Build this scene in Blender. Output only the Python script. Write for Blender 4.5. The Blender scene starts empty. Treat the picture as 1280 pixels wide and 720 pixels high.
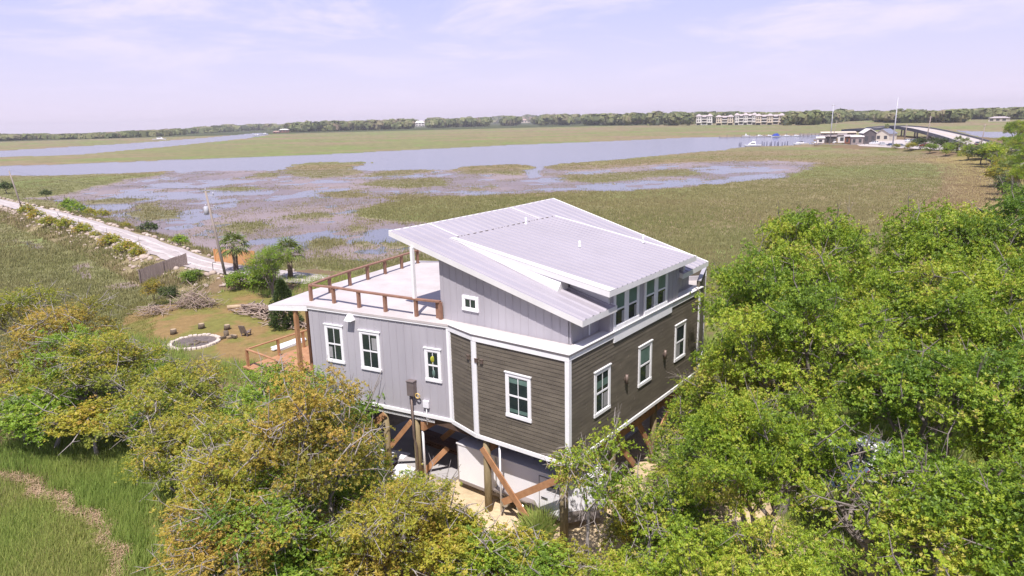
import bpy, math, random
import numpy as np
from mathutils import Matrix, Vector

SC = bpy.context.scene
COL = SC.collection
R = random.Random(7)

# ------------------------------------------------------------------ camera
FPX, HC, SLOPE, HY = 860.0, 17.3, -0.0235, 150.5      # focal length in pixels of a 1280 wide frame, drone height in metres
ROLL = math.atan(SLOPE)
PITCH = math.atan((360 - HY) * math.cos(ROLL) / FPX)
fw = Vector((0, math.cos(PITCH), -math.sin(PITCH)))
rw, uw = Vector((1, 0, 0)), Vector((0, math.sin(PITCH), math.cos(PITCH)))
cx = math.cos(ROLL) * rw + math.sin(ROLL) * uw
cy = -math.sin(ROLL) * rw + math.cos(ROLL) * uw
cam = bpy.data.cameras.new('camera')
cam.sensor_width = 36; cam.lens = 36 * FPX / 1280
cam.clip_start = 0.5; cam.clip_end = 20000
co = bpy.data.objects.new('camera', cam); COL.objects.link(co)
m = Matrix((cx, cy, -fw)).transposed().to_4x4(); m.translation = (0, 0, HC)
co.matrix_world = m
SC.camera = co

# ------------------------------------------------------------------ sky, sun, exposure
TOSUN = Vector((-0.075, -0.545, 1.0)).normalized()
SUN_EL = math.asin(TOSUN.z)
SUN_AZ = math.atan2(TOSUN.x, TOSUN.y)
W = bpy.data.worlds.new('World'); SC.world = W; W.use_nodes = True
nt = W.node_tree; nt.nodes.clear()
def nd(t, **kw):
    n = nt.nodes.new(t)
    for k, v in kw.items(): setattr(n, k, v)
    return n
out = nd('ShaderNodeOutputWorld'); bg = nd('ShaderNodeBackground'); bg.inputs[1].default_value = 0.087
sky = nd('ShaderNodeTexSky', sky_type='NISHITA', sun_disc=False, sun_elevation=SUN_EL, sun_rotation=SUN_AZ)
sky.air_density = 1.0; sky.dust_density = 1.0; sky.ozone_density = 1.5
geo = nd('ShaderNodeTexCoord'); sep = nd('ShaderNodeSeparateXYZ'); nt.links.new(geo.outputs['Generated'], sep.inputs[0])
# a thin bright veil, denser at the horizon
el = nd('ShaderNodeMapRange'); el.inputs[1].default_value = 0.0; el.inputs[2].default_value = 0.55; el.inputs[3].default_value = 0.0; el.inputs[4].default_value = 1.0
nt.links.new(sep.outputs['Z'], el.inputs[0])
ramp = nd('ShaderNodeValToRGB'); nt.links.new(el.outputs[0], ramp.inputs[0])
ramp.color_ramp.elements[0].position = 0.0; ramp.color_ramp.elements[0].color = (7.8, 6.8, 8.9, 1)
ramp.color_ramp.elements[1].position = 1.0; ramp.color_ramp.elements[1].color = (1.9, 2.7, 6.0, 1)
e = ramp.color_ramp.elements.new(0.30); e.color = (5.4, 5.4, 8.7, 1)
mixv = nd('ShaderNodeMix', data_type='RGBA'); mixv.inputs[0].default_value = 0.8
nt.links.new(sky.outputs[0], mixv.inputs[6]); nt.links.new(ramp.outputs[0], mixv.inputs[7])
# wispy clouds on a flat layer overhead
zc = nd('ShaderNodeMath', operation='ADD'); zc.inputs[1].default_value = 0.12; nt.links.new(sep.outputs['Z'], zc.inputs[0])
dx = nd('ShaderNodeMath', operation='DIVIDE'); nt.links.new(sep.outputs['X'], dx.inputs[0]); nt.links.new(zc.outputs[0], dx.inputs[1])
dy = nd('ShaderNodeMath', operation='DIVIDE'); nt.links.new(sep.outputs['Y'], dy.inputs[0]); nt.links.new(zc.outputs[0], dy.inputs[1])
cmb = nd('ShaderNodeCombineXYZ'); nt.links.new(dx.outputs[0], cmb.inputs[0]); nt.links.new(dy.outputs[0], cmb.inputs[1])
cn = nd('ShaderNodeTexNoise'); cn.inputs['Scale'].default_value = 0.8; cn.inputs['Detail'].default_value = 7; cn.inputs['Roughness'].default_value = 0.62; cn.inputs['Distortion'].default_value = 0.4
nt.links.new(cmb.outputs[0], cn.inputs['Vector'])
cr = nd('ShaderNodeMapRange', interpolation_type='SMOOTHSTEP'); cr.inputs[1].default_value = 0.45; cr.inputs[2].default_value = 0.68; cr.inputs[4].default_value = 0.8
nt.links.new(cn.outputs[0], cr.inputs[0])
lowf = nd('ShaderNodeMapRange', interpolation_type='SMOOTHSTEP'); lowf.inputs[1].default_value = 0.03; lowf.inputs[2].default_value = 0.20; lowf.inputs[3].default_value = .12; nt.links.new(sep.outputs['Z'], lowf.inputs[0])
cm = nd('ShaderNodeMath', operation='MULTIPLY'); nt.links.new(cr.outputs[0], cm.inputs[0]); nt.links.new(lowf.outputs[0], cm.inputs[1])
mixc = nd('ShaderNodeMix', data_type='RGBA'); nt.links.new(cm.outputs[0], mixc.inputs[0])
nt.links.new(mixv.outputs[2], mixc.inputs[6]); mixc.inputs[7].default_value = (9.3, 8.0, 9.8, 1)
nt.links.new(mixc.outputs[2], bg.inputs[0]); nt.links.new(bg.outputs[0], out.inputs[0])

sun = bpy.data.lights.new('sun', 'SUN'); sun.energy = 5.0; sun.angle = math.radians(0.53); sun.color = (1.0, 0.945, 0.895)
so = bpy.data.objects.new('sun', sun); COL.objects.link(so)
so.rotation_euler = (-TOSUN).to_track_quat('-Z', 'Y').to_euler()
so.location = (0, 0, 60)
SC.view_settings.view_transform = 'Standard'; SC.view_settings.look = 'None'
SC.view_settings.exposure = 0.52; SC.view_settings.gamma = 1
SC.cycles.max_bounces = 6; SC.cycles.diffuse_bounces = 3; SC.cycles.glossy_bounces = 2; SC.cycles.transmission_bounces = 3
SC.cycles.use_denoising = True
try: SC.cycles.denoiser = 'OPENIMAGEDENOISE'; SC.cycles.denoising_input_passes = 'RGB_ALBEDO_NORMAL'; SC.cycles.denoising_prefilter = 'ACCURATE'
except Exception: pass

# ------------------------------------------------------------------ projection of the survey points on to level ground
def ray(px, py):
    x, y = px - 640, py - 360
    a = x * math.cos(ROLL) + y * math.sin(ROLL); b = -x * math.sin(ROLL) + y * math.cos(ROLL)
    return np.array([a, FPX * math.cos(PITCH) - b * math.sin(PITCH), -FPX * math.sin(PITCH) - b * math.cos(PITCH)])
def P(px, py, z=0.0):
    r = ray(px, py); t = (z - HC) / r[2]
    return np.array([r[0] * t, r[1] * t, z])

# ------------------------------------------------------------------ numpy noise
def _h(ix, iy, s):
    n = (ix.astype(np.int64) * 374761393 + iy.astype(np.int64) * 668265263 + s * 974711) & 0x7fffffff
    n = ((n ^ (n >> 13)) * 1274126177) & 0x7fffffff
    return ((n ^ (n >> 16)) & 0xffff) / 65535.0
def vnoise(x, y, s=0):
    ix = np.floor(x); iy = np.floor(y); fx = x - ix; fy = y - iy
    fx = fx * fx * (3 - 2 * fx); fy = fy * fy * (3 - 2 * fy)
    a = _h(ix, iy, s); b = _h(ix + 1, iy, s); c = _h(ix, iy + 1, s); d = _h(ix + 1, iy + 1, s)
    return (a + (b - a) * fx) * (1 - fy) + (c + (d - c) * fx) * fy
def fbm(x, y, o=4, s=0):
    v = 0; amp = .5; tot = 0
    for i in range(o):
        v = v + amp * vnoise(x, y, s + i * 17); tot += amp; amp *= .5; x = x * 2.03 + 5.1; y = y * 2.03 + 9.7
    return v / tot

# ------------------------------------------------------------------ mesh helpers
def from_arrays(name, V, F, mat, attrs=None, smooth=False, parent=None):
    """V (n,3), F (m,3 or 4)"""
    V = np.asarray(V, np.float32); F = np.asarray(F, np.int32)
    me = bpy.data.meshes.new(name)
    me.vertices.add(len(V)); me.vertices.foreach_set('co', V.ravel())
    k = F.shape[1]
    me.loops.add(F.size); me.loops.foreach_set('vertex_index', F.ravel())
    me.polygons.add(len(F)); me.polygons.foreach_set('loop_start', np.arange(0, F.size, k, dtype=np.int32))
    me.polygons.foreach_set('use_smooth', np.full(len(F), smooth))
    for an, (typ, arr) in (attrs or {}).items():
        at = me.attributes.new(an, typ, 'POINT')
        at.data.foreach_set('color' if typ == 'FLOAT_COLOR' else 'value', np.asarray(arr, np.float32).ravel())
    me.update(calc_edges=True)
    me.materials.append(mat)
    o = bpy.data.objects.new(name, me); COL.objects.link(o)
    if parent: o.parent = parent
    return o

class MB:
    """collects shapes in world coordinates; build() links them as ONE mesh object"""
    def __init__(s): s.v = []; s.f = []; s.sm = []
    def add(s, vs, fs, smooth=False):
        n = len(s.v); s.v += [tuple(map(float, p)) for p in vs]; s.f += [tuple(i + n for i in f) for f in fs]; s.sm += [smooth] * len(fs); return s
    def hexa(s, p):   # 8 points: bottom ring 0-3, top ring 4-7
        return s.add(p, [(0, 3, 2, 1), (4, 5, 6, 7), (0, 1, 5, 4), (1, 2, 6, 5), (2, 3, 7, 6), (3, 0, 4, 7)])
    def box(s, fr, a0, a1, b0, b1, c0, c1):
        return s.hexa([fr(a0, b0, c0), fr(a1, b0, c0), fr(a1, b1, c0), fr(a0, b1, c0), fr(a0, b0, c1), fr(a1, b0, c1), fr(a1, b1, c1), fr(a0, b1, c1)])
    def prism(s, pts, z0, z1, fr=lambda a, b, c: (a, b, c)):
        n = len(pts)
        vs = [fr(a, b, z0) for a, b in pts] + [fr(a, b, z1) for a, b in pts]
        return s.add(vs, [tuple(range(n))[::-1], tuple(range(n, 2 * n))] + [(i, (i + 1) % n, n + (i + 1) % n, n + i) for i in range(n)])
    def tube(s, pts, rad, n=8, cap=True, smooth=True):
        pts = [np.array(p, float) for p in pts]
        if not hasattr(rad, '__len__'): rad = [rad] * len(pts)
        vs = []; prev = None
        for i, p in enumerate(pts):
            d = pts[min(i + 1, len(pts) - 1)] - pts[max(i - 1, 0)]; d = d / (np.linalg.norm(d) + 1e-9)
            if prev is None:
                a = np.array([0, 0, 1.]) if abs(d[2]) < .9 else np.array([1., 0, 0]); e1 = np.cross(d, a)
            else: e1 = prev - d * (prev @ d)
            e1 /= np.linalg.norm(e1) + 1e-9; prev = e1; e2 = np.cross(d, e1)
            for k in range(n):
                t = 2 * math.pi * k / n; vs.append(p + rad[i] * (math.cos(t) * e1 + math.sin(t) * e2))
        fs = [(i * n + k, i * n + (k + 1) % n, (i + 1) * n + (k + 1) % n, (i + 1) * n + k) for i in range(len(pts) - 1) for k in range(n)]
        s.add(vs, fs, smooth)
        if cap: s.f.append(tuple(len(s.v) - len(vs) + k for k in range(n))[::-1]); s.f.append(tuple(len(s.v) - n + k for k in range(n))); s.sm += [False, False]
        return s
    def bar(s, p, q, w, h, up=(0, 0, 1)):   # rectangular bar from p to q
        p = np.array(p, float); q = np.array(q, float); d = q - p; L = np.linalg.norm(d); d /= L
        u = np.array(up, float); a = np.cross(d, u); a /= np.linalg.norm(a); b = np.cross(a, d)
        return s.box(lambda x, y, z: p + d * x + a * y + b * z, 0, L, -w / 2, w / 2, -h / 2, h / 2)
    def ball(s, c, r, nu=10, nv=6, jit=0, rng=R):
        c = np.array(c, float); r = np.array(r if hasattr(r, '__len__') else (r, r, r), float)
        vs = [c + r * (0, 0, -1)]
        for j in range(1, nv):
            a = math.pi * j / nv - math.pi / 2
            for i in range(nu):
                b = 2 * math.pi * i / nu; k = 1 + rng.uniform(-jit, jit)
                vs.append(c + r * k * np.array((math.cos(a) * math.cos(b), math.cos(a) * math.sin(b), math.sin(a))))
        vs.append(c + r * (0, 0, 1)); N = len(vs) - 1
        fs = [(0, 1 + (i + 1) % nu, 1 + i) for i in range(nu)]
        for j in range(nv - 2):
            o = 1 + j * nu
            fs += [(o + i, o + (i + 1) % nu, o + nu + (i + 1) % nu, o + nu + i) for i in range(nu)]
        o = 1 + (nv - 2) * nu
        fs += [(o + i, o + (i + 1) % nu, N) for i in range(nu)]
        return s.add(vs, fs, True)
    def build(s, name, mat, parent=None, label=None, bevel=0):
        org = np.zeros(3)
        q = parent
        while q is not None: org += np.array(q.location); q = q.parent
        me = bpy.data.meshes.new(name)
        me.from_pydata([tuple(np.array(p) - org) for p in s.v], [], s.f); me.update()
        me.polygons.foreach_set('use_smooth', s.sm)
        me.materials.append(mat)
        o = bpy.data.objects.new(name, me); COL.objects.link(o)
        if parent is not None: o.parent = parent
        if label: o['label'] = label
        if bevel:
            b = o.modifiers.new('bevel', 'BEVEL'); b.width = bevel; b.segments = 2; b.limit_method = 'ANGLE'
        return o

def thing(name, label, cat, loc, group=None):
    o = bpy.data.objects.new(name, None); COL.objects.link(o); o.location = tuple(map(float, loc)); o.empty_display_size = .3
    o['label'] = label; o['category'] = cat
    if group: o['group'] = group
    return o
def tag(o, label, cat, group=None):
    o['label'] = label; o['category'] = cat
    if group: o['group'] = group
    return o
def frame(org, rz):
    c, s_ = math.cos(rz), math.sin(rz); ox, oy, oz = map(float, org)
    return lambda a, b, z: (ox + a * c - b * s_, oy + a * s_ + b * c, oz + z)

# ------------------------------------------------------------------ materials
def mat(name, c1, c2=None, scale=3.0, rough=0.6, metal=0.0, bump=0.0, bscale=None, detail=4, stretch=(1, 1, 1), spec=0.5, lo=.35, hi=.65, trans=0.0, attr=None):
    m = bpy.data.materials.new(name); m.use_nodes = True; t = m.node_tree; n = t.nodes; L = t.links
    b = n['Principled BSDF']; b.inputs['Roughness'].default_value = rough; b.inputs['Metallic'].default_value = metal
    b.inputs['Specular IOR Level'].default_value = spec
    tc = n.new('ShaderNodeTexCoord'); mp = n.new('ShaderNodeMapping'); mp.inputs['Scale'].default_value = stretch
    L.new(tc.outputs['Object'], mp.inputs[0])
    nz = n.new('ShaderNodeTexNoise'); nz.inputs['Scale'].default_value = scale; nz.inputs['Detail'].default_value = detail; nz.inputs['Roughness'].default_value = .65
    L.new(mp.outputs[0], nz.inputs['Vector'])
    c2 = c2 or tuple(x * .8 for x in c1)
    mr = n.new('ShaderNodeMapRange'); mr.inputs[1].default_value = lo; mr.inputs[2].default_value = hi; L.new(nz.outputs[0], mr.inputs[0])
    mx = n.new('ShaderNodeMix'); mx.data_type = 'RGBA'; mx.inputs[6].default_value = (*c1, 1); mx.inputs[7].default_value = (*c2, 1)
    L.new(mr.outputs[0], mx.inputs[0]); L.new(mx.outputs[2], b.inputs['Base Color'])
    if bump:
        bz = n.new('ShaderNodeTexNoise'); bz.inputs['Scale'].default_value = bscale or scale * 4; bz.inputs['Detail'].default_value = 5
        L.new(mp.outputs[0], bz.inputs['Vector'])
        bm = n.new('ShaderNodeBump'); bm.inputs['Strength'].default_value = bump; bm.inputs['Distance'].default_value = .05
        L.new(bz.outputs[0], bm.inputs['Height']); L.new(bm.outputs[0], b.inputs['Normal'])
    return m
def leafmat(name, cols, trans=.35, rough=.45, spec=.35):
    """cols: colour stops read by the leaf's own 'tint'"""
    m = bpy.data.materials.new(name); m.use_nodes = True; t = m.node_tree; n = t.nodes; L = t.links
    b = n['Principled BSDF']; b.inputs['Roughness'].default_value = rough; b.inputs['Specular IOR Level'].default_value = spec
    at = n.new('ShaderNodeAttribute'); at.attribute_name = 'tint'
    oi = n.new('ShaderNodeObjectInfo'); ad = n.new('ShaderNodeMath'); ad.operation = 'MULTIPLY_ADD'; ad.inputs[1].default_value = .16; ad.inputs[2].default_value = -.08
    L.new(oi.outputs['Random'], ad.inputs[0])
    a2 = n.new('ShaderNodeMath'); a2.operation = 'ADD'; L.new(ad.outputs[0], a2.inputs[0]); L.new(at.outputs['Fac'], a2.inputs[1])
    rp = n.new('ShaderNodeValToRGB'); L.new(a2.outputs[0], rp.inputs[0])
    el = rp.color_ramp.elements
    el[0].position = 0; el[0].color = (*cols[0], 1); el[1].position = 1; el[1].color = (*cols[-1], 1)
    for i, c in enumerate(cols[1:-1]):
        q = el.new((i + 1) / (len(cols) - 1)); q.color = (*c, 1)
    L.new(rp.outputs[0], b.inputs['Base Color'])
    tr = n.new('ShaderNodeBsdfTranslucent'); L.new(rp.outputs[0], tr.inputs[0])
    ms = n.new('ShaderNodeMixShader'); ms.inputs[0].default_value = trans
    L.new(b.outputs[0], ms.inputs[1]); L.new(tr.outputs[0], ms.inputs[2]); L.new(ms.outputs[0], n['Material Output'].inputs[0])
    return m

M = {}
M['roof'] = mat('roof_metal', (.332, .304, .334), (.308, .282, .31), scale=.4, rough=.38, spec=.5, bump=.02, bscale=3)
M['white'] = mat('white_paint', (.80, .79, .80), (.74, .73, .74), scale=2, rough=.45)
M['flash'] = mat('white_flashing', (.70, .68, .68), (.64, .62, .62), scale=1, rough=.4)
M['membrane'] = mat('deck_membrane', (.49, .445, .435), (.41, .37, .36), scale=.8, rough=.7, bump=.05)
M['grey'] = mat('grey_board_siding', (.40, .378, .41), (.335, .315, .345), scale=.5, rough=.6, bump=.03, bscale=20, stretch=(1, 1, .2))
M['brown'] = mat('brown_lap_siding', (.142, .120, .092), (.095, .080, .062), scale=.9, rough=.62, bump=.06, bscale=18, stretch=(1, 1, 5))
M['cedar'] = mat('treated_lumber', (.42, .22, .11), (.31, .15, .07), scale=2.5, rough=.7, bump=.1, stretch=(1, 1, 1))
M['rail'] = mat('rail_lumber', (.27, .145, .095), (.20, .10, .065), scale=3, rough=.65, bump=.1)
M['pile'] = mat('timber_pile', (.27, .21, .115), (.19, .145, .075), scale=4, rough=.8, bump=.25, stretch=(2, 2, .3))
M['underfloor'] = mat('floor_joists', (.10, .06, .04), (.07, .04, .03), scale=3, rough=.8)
M['glass'] = mat('window_glass', (.018, .026, .028), (.03, .042, .04), scale=1.5, rough=.06, spec=.6)
M['shade'] = mat('shade_reflection_green', (.13, .20, .175), (.085, .14, .12), scale=2, rough=.3)  # green of the shades, also painted as reflection on the clerestory panes
M['curtain'] = mat('pale_curtain', (.34, .33, .34), (.24, .235, .24), scale=6, rough=.5, stretch=(4, 4, .5))
M['bronze'] = mat('bronze_metal', (.19, .14, .115), (.15, .11, .095), scale=3, rough=.45, metal=.3)
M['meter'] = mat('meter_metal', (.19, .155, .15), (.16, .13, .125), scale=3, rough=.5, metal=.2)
M['pvc'] = mat('white_pvc', (.78, .77, .80), (.70, .69, .73), scale=4, rough=.35)
M['black'] = mat('black_rubber', (.025, .024, .024), (.04, .038, .037), scale=5, rough=.75)
M['steel'] = mat('galvanised_steel', (.46, .46, .48), (.36, .36, .38), scale=4, rough=.4, metal=.7)
M['trailer'] = mat('trailer_skin', (.80, .78, .80), (.75, .73, .76), scale=1.2, rough=.35)
M['guard'] = mat('stone_guard', (.27, .23, .22), (.22, .19, .18), scale=3, rough=.5, metal=.2)
M['fencewood'] = mat('weathered_fence', (.26, .205, .185), (.17, .13, .12), scale=3, rough=.85, bump=.2, stretch=(3, 3, .4))
M['orangewood'] = mat('new_cedar_fence', (.55, .29, .13), (.46, .23, .095), scale=2.5, rough=.75, bump=.1, stretch=(3, 3, .4))
M['pole'] = mat('utility_pole_wood', (.30, .25, .22), (.22, .18, .16), scale=3, rough=.85, bump=.15, stretch=(3, 3, .2))
M['greycan'] = mat('transformer_paint', (.44, .44, .49), (.37, .37, .42), scale=3, rough=.45)
M['cable'] = mat('cable_sheath', (.05, .05, .05), rough=.6)
M['stone'] = mat('fire_ring_stone', (.58, .50, .43), (.42, .35, .30), scale=4, rough=.85, bump=.25)
M['ash'] = mat('fire_pit_ash', (.16, .125, .115), (.085, .07, .065), scale=3, rough=.95, bump=.3)
M['stump'] = mat('cut_log', (.16, .12, .085), (.09, .07, .05), scale=5, rough=.9, bump=.2)
M['logend'] = mat('log_end_grain', (.42, .32, .21), (.33, .24, .15), scale=6, rough=.9)
M['driftwood'] = mat('grey_dead_wood', (.40, .31, .255), (.26, .19, .15), scale=3, rough=.85, bump=.2)
M['bark'] = mat('oak_bark', (.235, .20, .18), (.13, .105, .09), scale=5, rough=.9, bump=.4, bscale=14)
M['twig'] = mat('pale_twig_bark', (.34, .30, .28), (.22, .19, .175), scale=5, rough=.9, bump=.2)
M['palmtrunk'] = mat('palm_trunk', (.16, .115, .085), (.08, .058, .045), scale=6, rough=.95, bump=.5)
M['rock'] = mat('rubble_rock', (.50, .42, .36), (.27, .20, .165), scale=.45, rough=.9, bump=.3)
M['asphalt'] = mat('causeway_shell', (.41, .36, .345), (.33, .285, .27), scale=.5, rough=.9, bump=.15, bscale=6)
M['concrete'] = mat('bridge_concrete', (.46, .41, .385), (.38, .335, .31), scale=.4, rough=.85)
M['bluesteel'] = mat('bridge_parapet', (.085, .09, .12), (.06, .065, .09), scale=1, rough=.6)
M['sand'] = mat('sandy_soil', (.52, .42, .28), (.40, .31, .20), scale=1.4, rough=.95, bump=.2, bscale=12)
M['slab'] = mat('concrete_slab', (.40, .38, .38), (.33, .31, .31), scale=1.2, rough=.8)
M['tancond'] = mat('condo_tan_stucco', (.62, .52, .42), (.55, .46, .37), scale=.3, rough=.8)
M['whitecond'] = mat('condo_white_stucco', (.66, .62, .60), (.58, .545, .525), scale=.3, rough=.7)
M['taupe'] = mat('hip_roof_taupe', (.44, .38, .38), (.36, .31, .31), scale=.5, rough=.7)
M['pinkroof'] = mat('pink_tile_roof', (.50, .33, .28), (.42, .27, .23), scale=.5, rough=.8)
M['darkwin'] = mat('dark_opening', (.05, .05, .06), (.08, .08, .09), scale=1, rough=.2)
M['boat'] = mat('boat_gelcoat', (.82, .81, .82), (.76, .75, .77), scale=1, rough=.25)
M['tarp'] = mat('blue_tarp', (.03, .06, .34), (.025, .045, .26), scale=3, rough=.5)
M['dockwood'] = mat('dock_timber', (.30, .25, .24), (.21, .175, .17), scale=2, rough=.85)
M['bluepile'] = mat('wet_dock_pile', (.075, .075, .12), (.045, .045, .08), scale=3, rough=.7)
M['beige'] = mat('beige_clapboard', (.55, .49, .41), (.48, .43, .36), scale=1, rough=.7, stretch=(1, 1, 6))
M['darkshed'] = mat('dark_boathouse', (.07, .06, .065), (.11, .095, .10), scale=1, rough=.8)
M['rust'] = mat('rusty_red_sheet', (.26, .10, .07), (.18, .07, .05), scale=1.5, rough=.8)
for nm, c in dict(white=(.78, .78, .80), silver=(.42, .43, .46), dark=(.03, .028, .035), blue=(.06, .09, .16), red=(.42, .03, .025), grey=(.16, .165, .18), maroon=(.07, .02, .03)).items():
    M['car_' + nm] = mat('car_paint_' + nm, c, tuple(x * .95 for x in c), scale=2, rough=.22, spec=.6)
M['carglass'] = mat('car_glass', (.03, .04, .055), (.05, .06, .08), scale=2, rough=.05, spec=.7)
M['rim'] = mat('wheel_rim', (.5, .5, .52), rough=.35, metal=.8)
M['lens'] = mat('lamp_lens', (.6, .6, .6), rough=.15)
M['taillens'] = mat('tail_lamp_lens', (.35, .02, .02), rough=.2)

LM = {}
LM['oak'] = leafmat('oak_leaves', [(.115, .19, .022), (.205, .31, .028), (.315, .41, .036), (.45, .485, .055), (.48, .38, .11)], trans=.40)
LM['oakdeep'] = leafmat('deep_oak_leaves', [(.095, .17, .022), (.175, .285, .028), (.27, .38, .035), (.39, .445, .05), (.43, .34, .095)], trans=.40)
LM['gold'] = leafmat('golden_oak_leaves', [(.20, .22, .04), (.33, .30, .05), (.46, .355, .062), (.54, .385, .075), (.52, .31, .10)], trans=.42)
LM['olive'] = leafmat('olive_oak_leaves', [(.18, .225, .034), (.30, .335, .042), (.42, .405, .05), (.50, .41, .06), (.50, .33, .08)], trans=.42)
LM['bright'] = leafmat('bright_green_leaves', [(.12, .20, .028), (.19, .31, .034), (.28, .41, .042), (.36, .45, .055), (.38, .38, .09)], trans=.42)
LM['juniper'] = leafmat('juniper_leaves', [(.038, .063, .021), (.060, .093, .027), (.090, .128, .030), (.120, .143, .038)], trans=.15)
LM['palm'] = leafmat('palm_fronds', [(.072, .104, .029), (.120, .160, .038), (.176, .208, .048), (.272, .240, .096)], trans=.2)
LM['grass'] = leafmat('marsh_grass_blades', [(.185, .218, .075), (.238, .245, .097), (.28, .248, .118), (.325, .24, .15)], trans=.34, spec=.1, rough=.85)
LM['reed'] = leafmat('tall_green_reed', [(.21, .31, .075), (.28, .38, .09), (.36, .41, .115), (.44, .39, .165)], trans=.42, spec=.08, rough=.85)
LM['straw'] = leafmat('straw_wrack', [(.30, .20, .12), (.40, .28, .18), (.48, .36, .25)], trans=.1, spec=.1, rough=.9)
LM['lawn'] = leafmat('lawn_blades', [(.240, .165, .068), (.225, .188, .060), (.180, .188, .053), (.300, .225, .105)], trans=.2, spec=.1, rough=.9)
LM['farwood'] = leafmat('far_wood_leaves', [(.14, .165, .085), (.19, .22, .098), (.25, .26, .115), (.29, .27, .15), (.32, .25, .185)], trans=.38, spec=.05, rough=.9)

# ================================================================== GROUND: one sheet to the horizon
ZM, ZWATER = -0.85, -1.2
def poly(px): return np.array([P(x, y, -1.0)[:2] for x, y in px])
def inside(pg, x, y):
    r = np.zeros(x.shape, bool); n = len(pg); j = n - 1
    for i in range(n):
        xi, yi = pg[i]; xj, yj = pg[j]
        if yi != yj:
            c = ((yi > y) != (yj > y)) & (x < (xj - xi) * (y - yi) / (yj - yi) + xi)
            r ^= c
        j = i
    return r
def dist_poly(pg, x, y, closed=True):
    d = np.full(x.shape, 1e9); n = len(pg)
    for i in range(n if closed else n - 1):
        a = pg[i]; b = pg[(i + 1) % n]; e = b - a; L2 = e @ e + 1e-9
        t = np.clip(((x - a[0]) * e[0] + (y - a[1]) * e[1]) / L2, 0, 1)
        d = np.minimum(d, np.hypot(x - a[0] - t * e[0], y - a[1] - t * e[1]))
    return d
RIVER = poly([(-160, 211), (0, 207), (60, 205.5), (130, 203), (256, 198), (400, 193), (512, 187), (640, 181), (768, 176), (860, 171.8), (905, 171), (985, 169), (1050, 167.5), (1075, 170), (1050, 178), (1000, 181), (985, 182), (925, 184), (900, 188), (840, 193), (770, 200), (700, 205), (678, 208.5), (676, 220), (664, 222), (660, 213), (570, 212), (512, 212), (455, 213.5), (350, 212.7), (256, 213), (210, 214), (150, 217), (100, 218.5), (0, 220), (-160, 224)])
CHAN = poly([(-160, 197), (0, 188.5), (150, 180), (256, 172.5), (325, 166), (336, 168), (310, 172.5), (200, 184), (100, 193), (0, 196.5), (-160, 206)])
WATER2 = poly([(1196, 163), (1225, 164), (1262, 165), (1300, 166), (1300, 178), (1262, 180), (1240, 174), (1215, 169)])
MUD = poly([(30, 248), (60, 246), (120, 236), (140, 229), (170, 223), (208, 217), (215, 213), (350, 211), (445, 211), (570, 211), (660, 211), (682, 208), (768, 206), (860, 203), (960, 200), (1000, 201), (1022, 204), (1005, 213), (980, 225), (930, 227), (900, 230), (830, 237), (768, 239), (700, 241), (640, 243), (560, 245), (500, 252), (445, 261), (436, 266), (455, 273), (500, 276), (560, 280), (620, 300), (560, 335), (500, 345), (440, 336), (400, 330), (400, 338), (340, 330), (290, 321), (240, 309), (200, 295), (160, 281), (100, 262), (60, 252)])
GPATCH = [poly(p) for p in [
    [(354, 215), (362, 209), (376, 205), (400, 203.3), (420, 203), (456, 202), (462, 203.5), (440, 207), (446, 214), (440, 218), (396, 222), (365, 220)],
    [(312, 219), (330, 215.5), (350, 216), (352, 221), (320, 222)],
    [(448, 219), (470, 214.5), (512, 211.5), (545, 212), (530, 216), (470, 221)],
    [(480, 225), (540, 222), (562, 226), (560, 231), (500, 235), (440, 231)],
    [(567, 213), (577, 208.5), (610, 206.7), (640, 206), (654, 206), (660, 210), (663, 219.5), (630, 217), (570, 216.5)],
    [(676, 208.5), (700, 206), (768, 201), (840, 194), (900, 189), (985, 183), (1040, 181), (1100, 186), (1060, 205), (1020, 203), (960, 201), (900, 202), (850, 203.5), (768, 209), (720, 212.5), (690, 212)],
    [(700, 220), (760, 217), (850, 211), (880, 214), (860, 219), (760, 226), (720, 227)],
    [(160, 264), (178, 257), (190, 252.5), (200, 250), (197, 257), (222, 265), (226, 271), (180, 274)],
    [(105, 251), (160, 247.5), (188, 248), (150, 253), (112, 255)],
    [(350, 326), (385, 321), (400, 318), (440, 322), (470, 328), (500, 320), (540, 320), (560, 340), (440, 345), (350, 338)],
    [(384, 301), (405, 296), (428, 299), (426, 305), (400, 313), (382, 309)],
    [(440, 302), (460, 299.5), (463, 306), (446, 309)],
    [(470, 304), (500, 301.5), (517, 306), (492, 311)],
    [(395, 240), (440, 237), (475, 243), (430, 247)],
    [(255, 236), (300, 233), (330, 236), (280, 240)],
    [(460, 246), (520, 243), (560, 246), (500, 250)],
    [(365, 267), (400, 265), (420, 270), (380, 273)],
    [(435, 284), (450, 282), (458, 289), (441, 292)],
    [(270, 285), (300, 278), (330, 282), (310, 292)]]]
WET = [poly(p) for p in [
    [(95, 262), (130, 245), (200, 228), (330, 219), (420, 222), (448, 229), (420, 243), (340, 250), (270, 262), (250, 282), (170, 272)],
    [(440, 240), (560, 232), (700, 229), (830, 226), (900, 222), (985, 214), (985, 223), (900, 230), (760, 236), (640, 239), (520, 243)],
    [(850, 210), (930, 206), (985, 211), (900, 218)],
    [(330, 300), (420, 283), (520, 283), (560, 300), (480, 318), (400, 316)],
    [(480, 218), (560, 216), (570, 220), (500, 222)]]]
NEARMUD = [poly(p) for p in [[(70, 292), (100, 296), (125, 312), (112, 324), (96, 312)], [(88, 334), (110, 330), (124, 340), (118, 348), (98, 345)], [(118, 356), (160, 351), (186, 352), (186, 358), (140, 361)], [(20, 300), (50, 303), (62, 310), (40, 312)]]]
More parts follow.
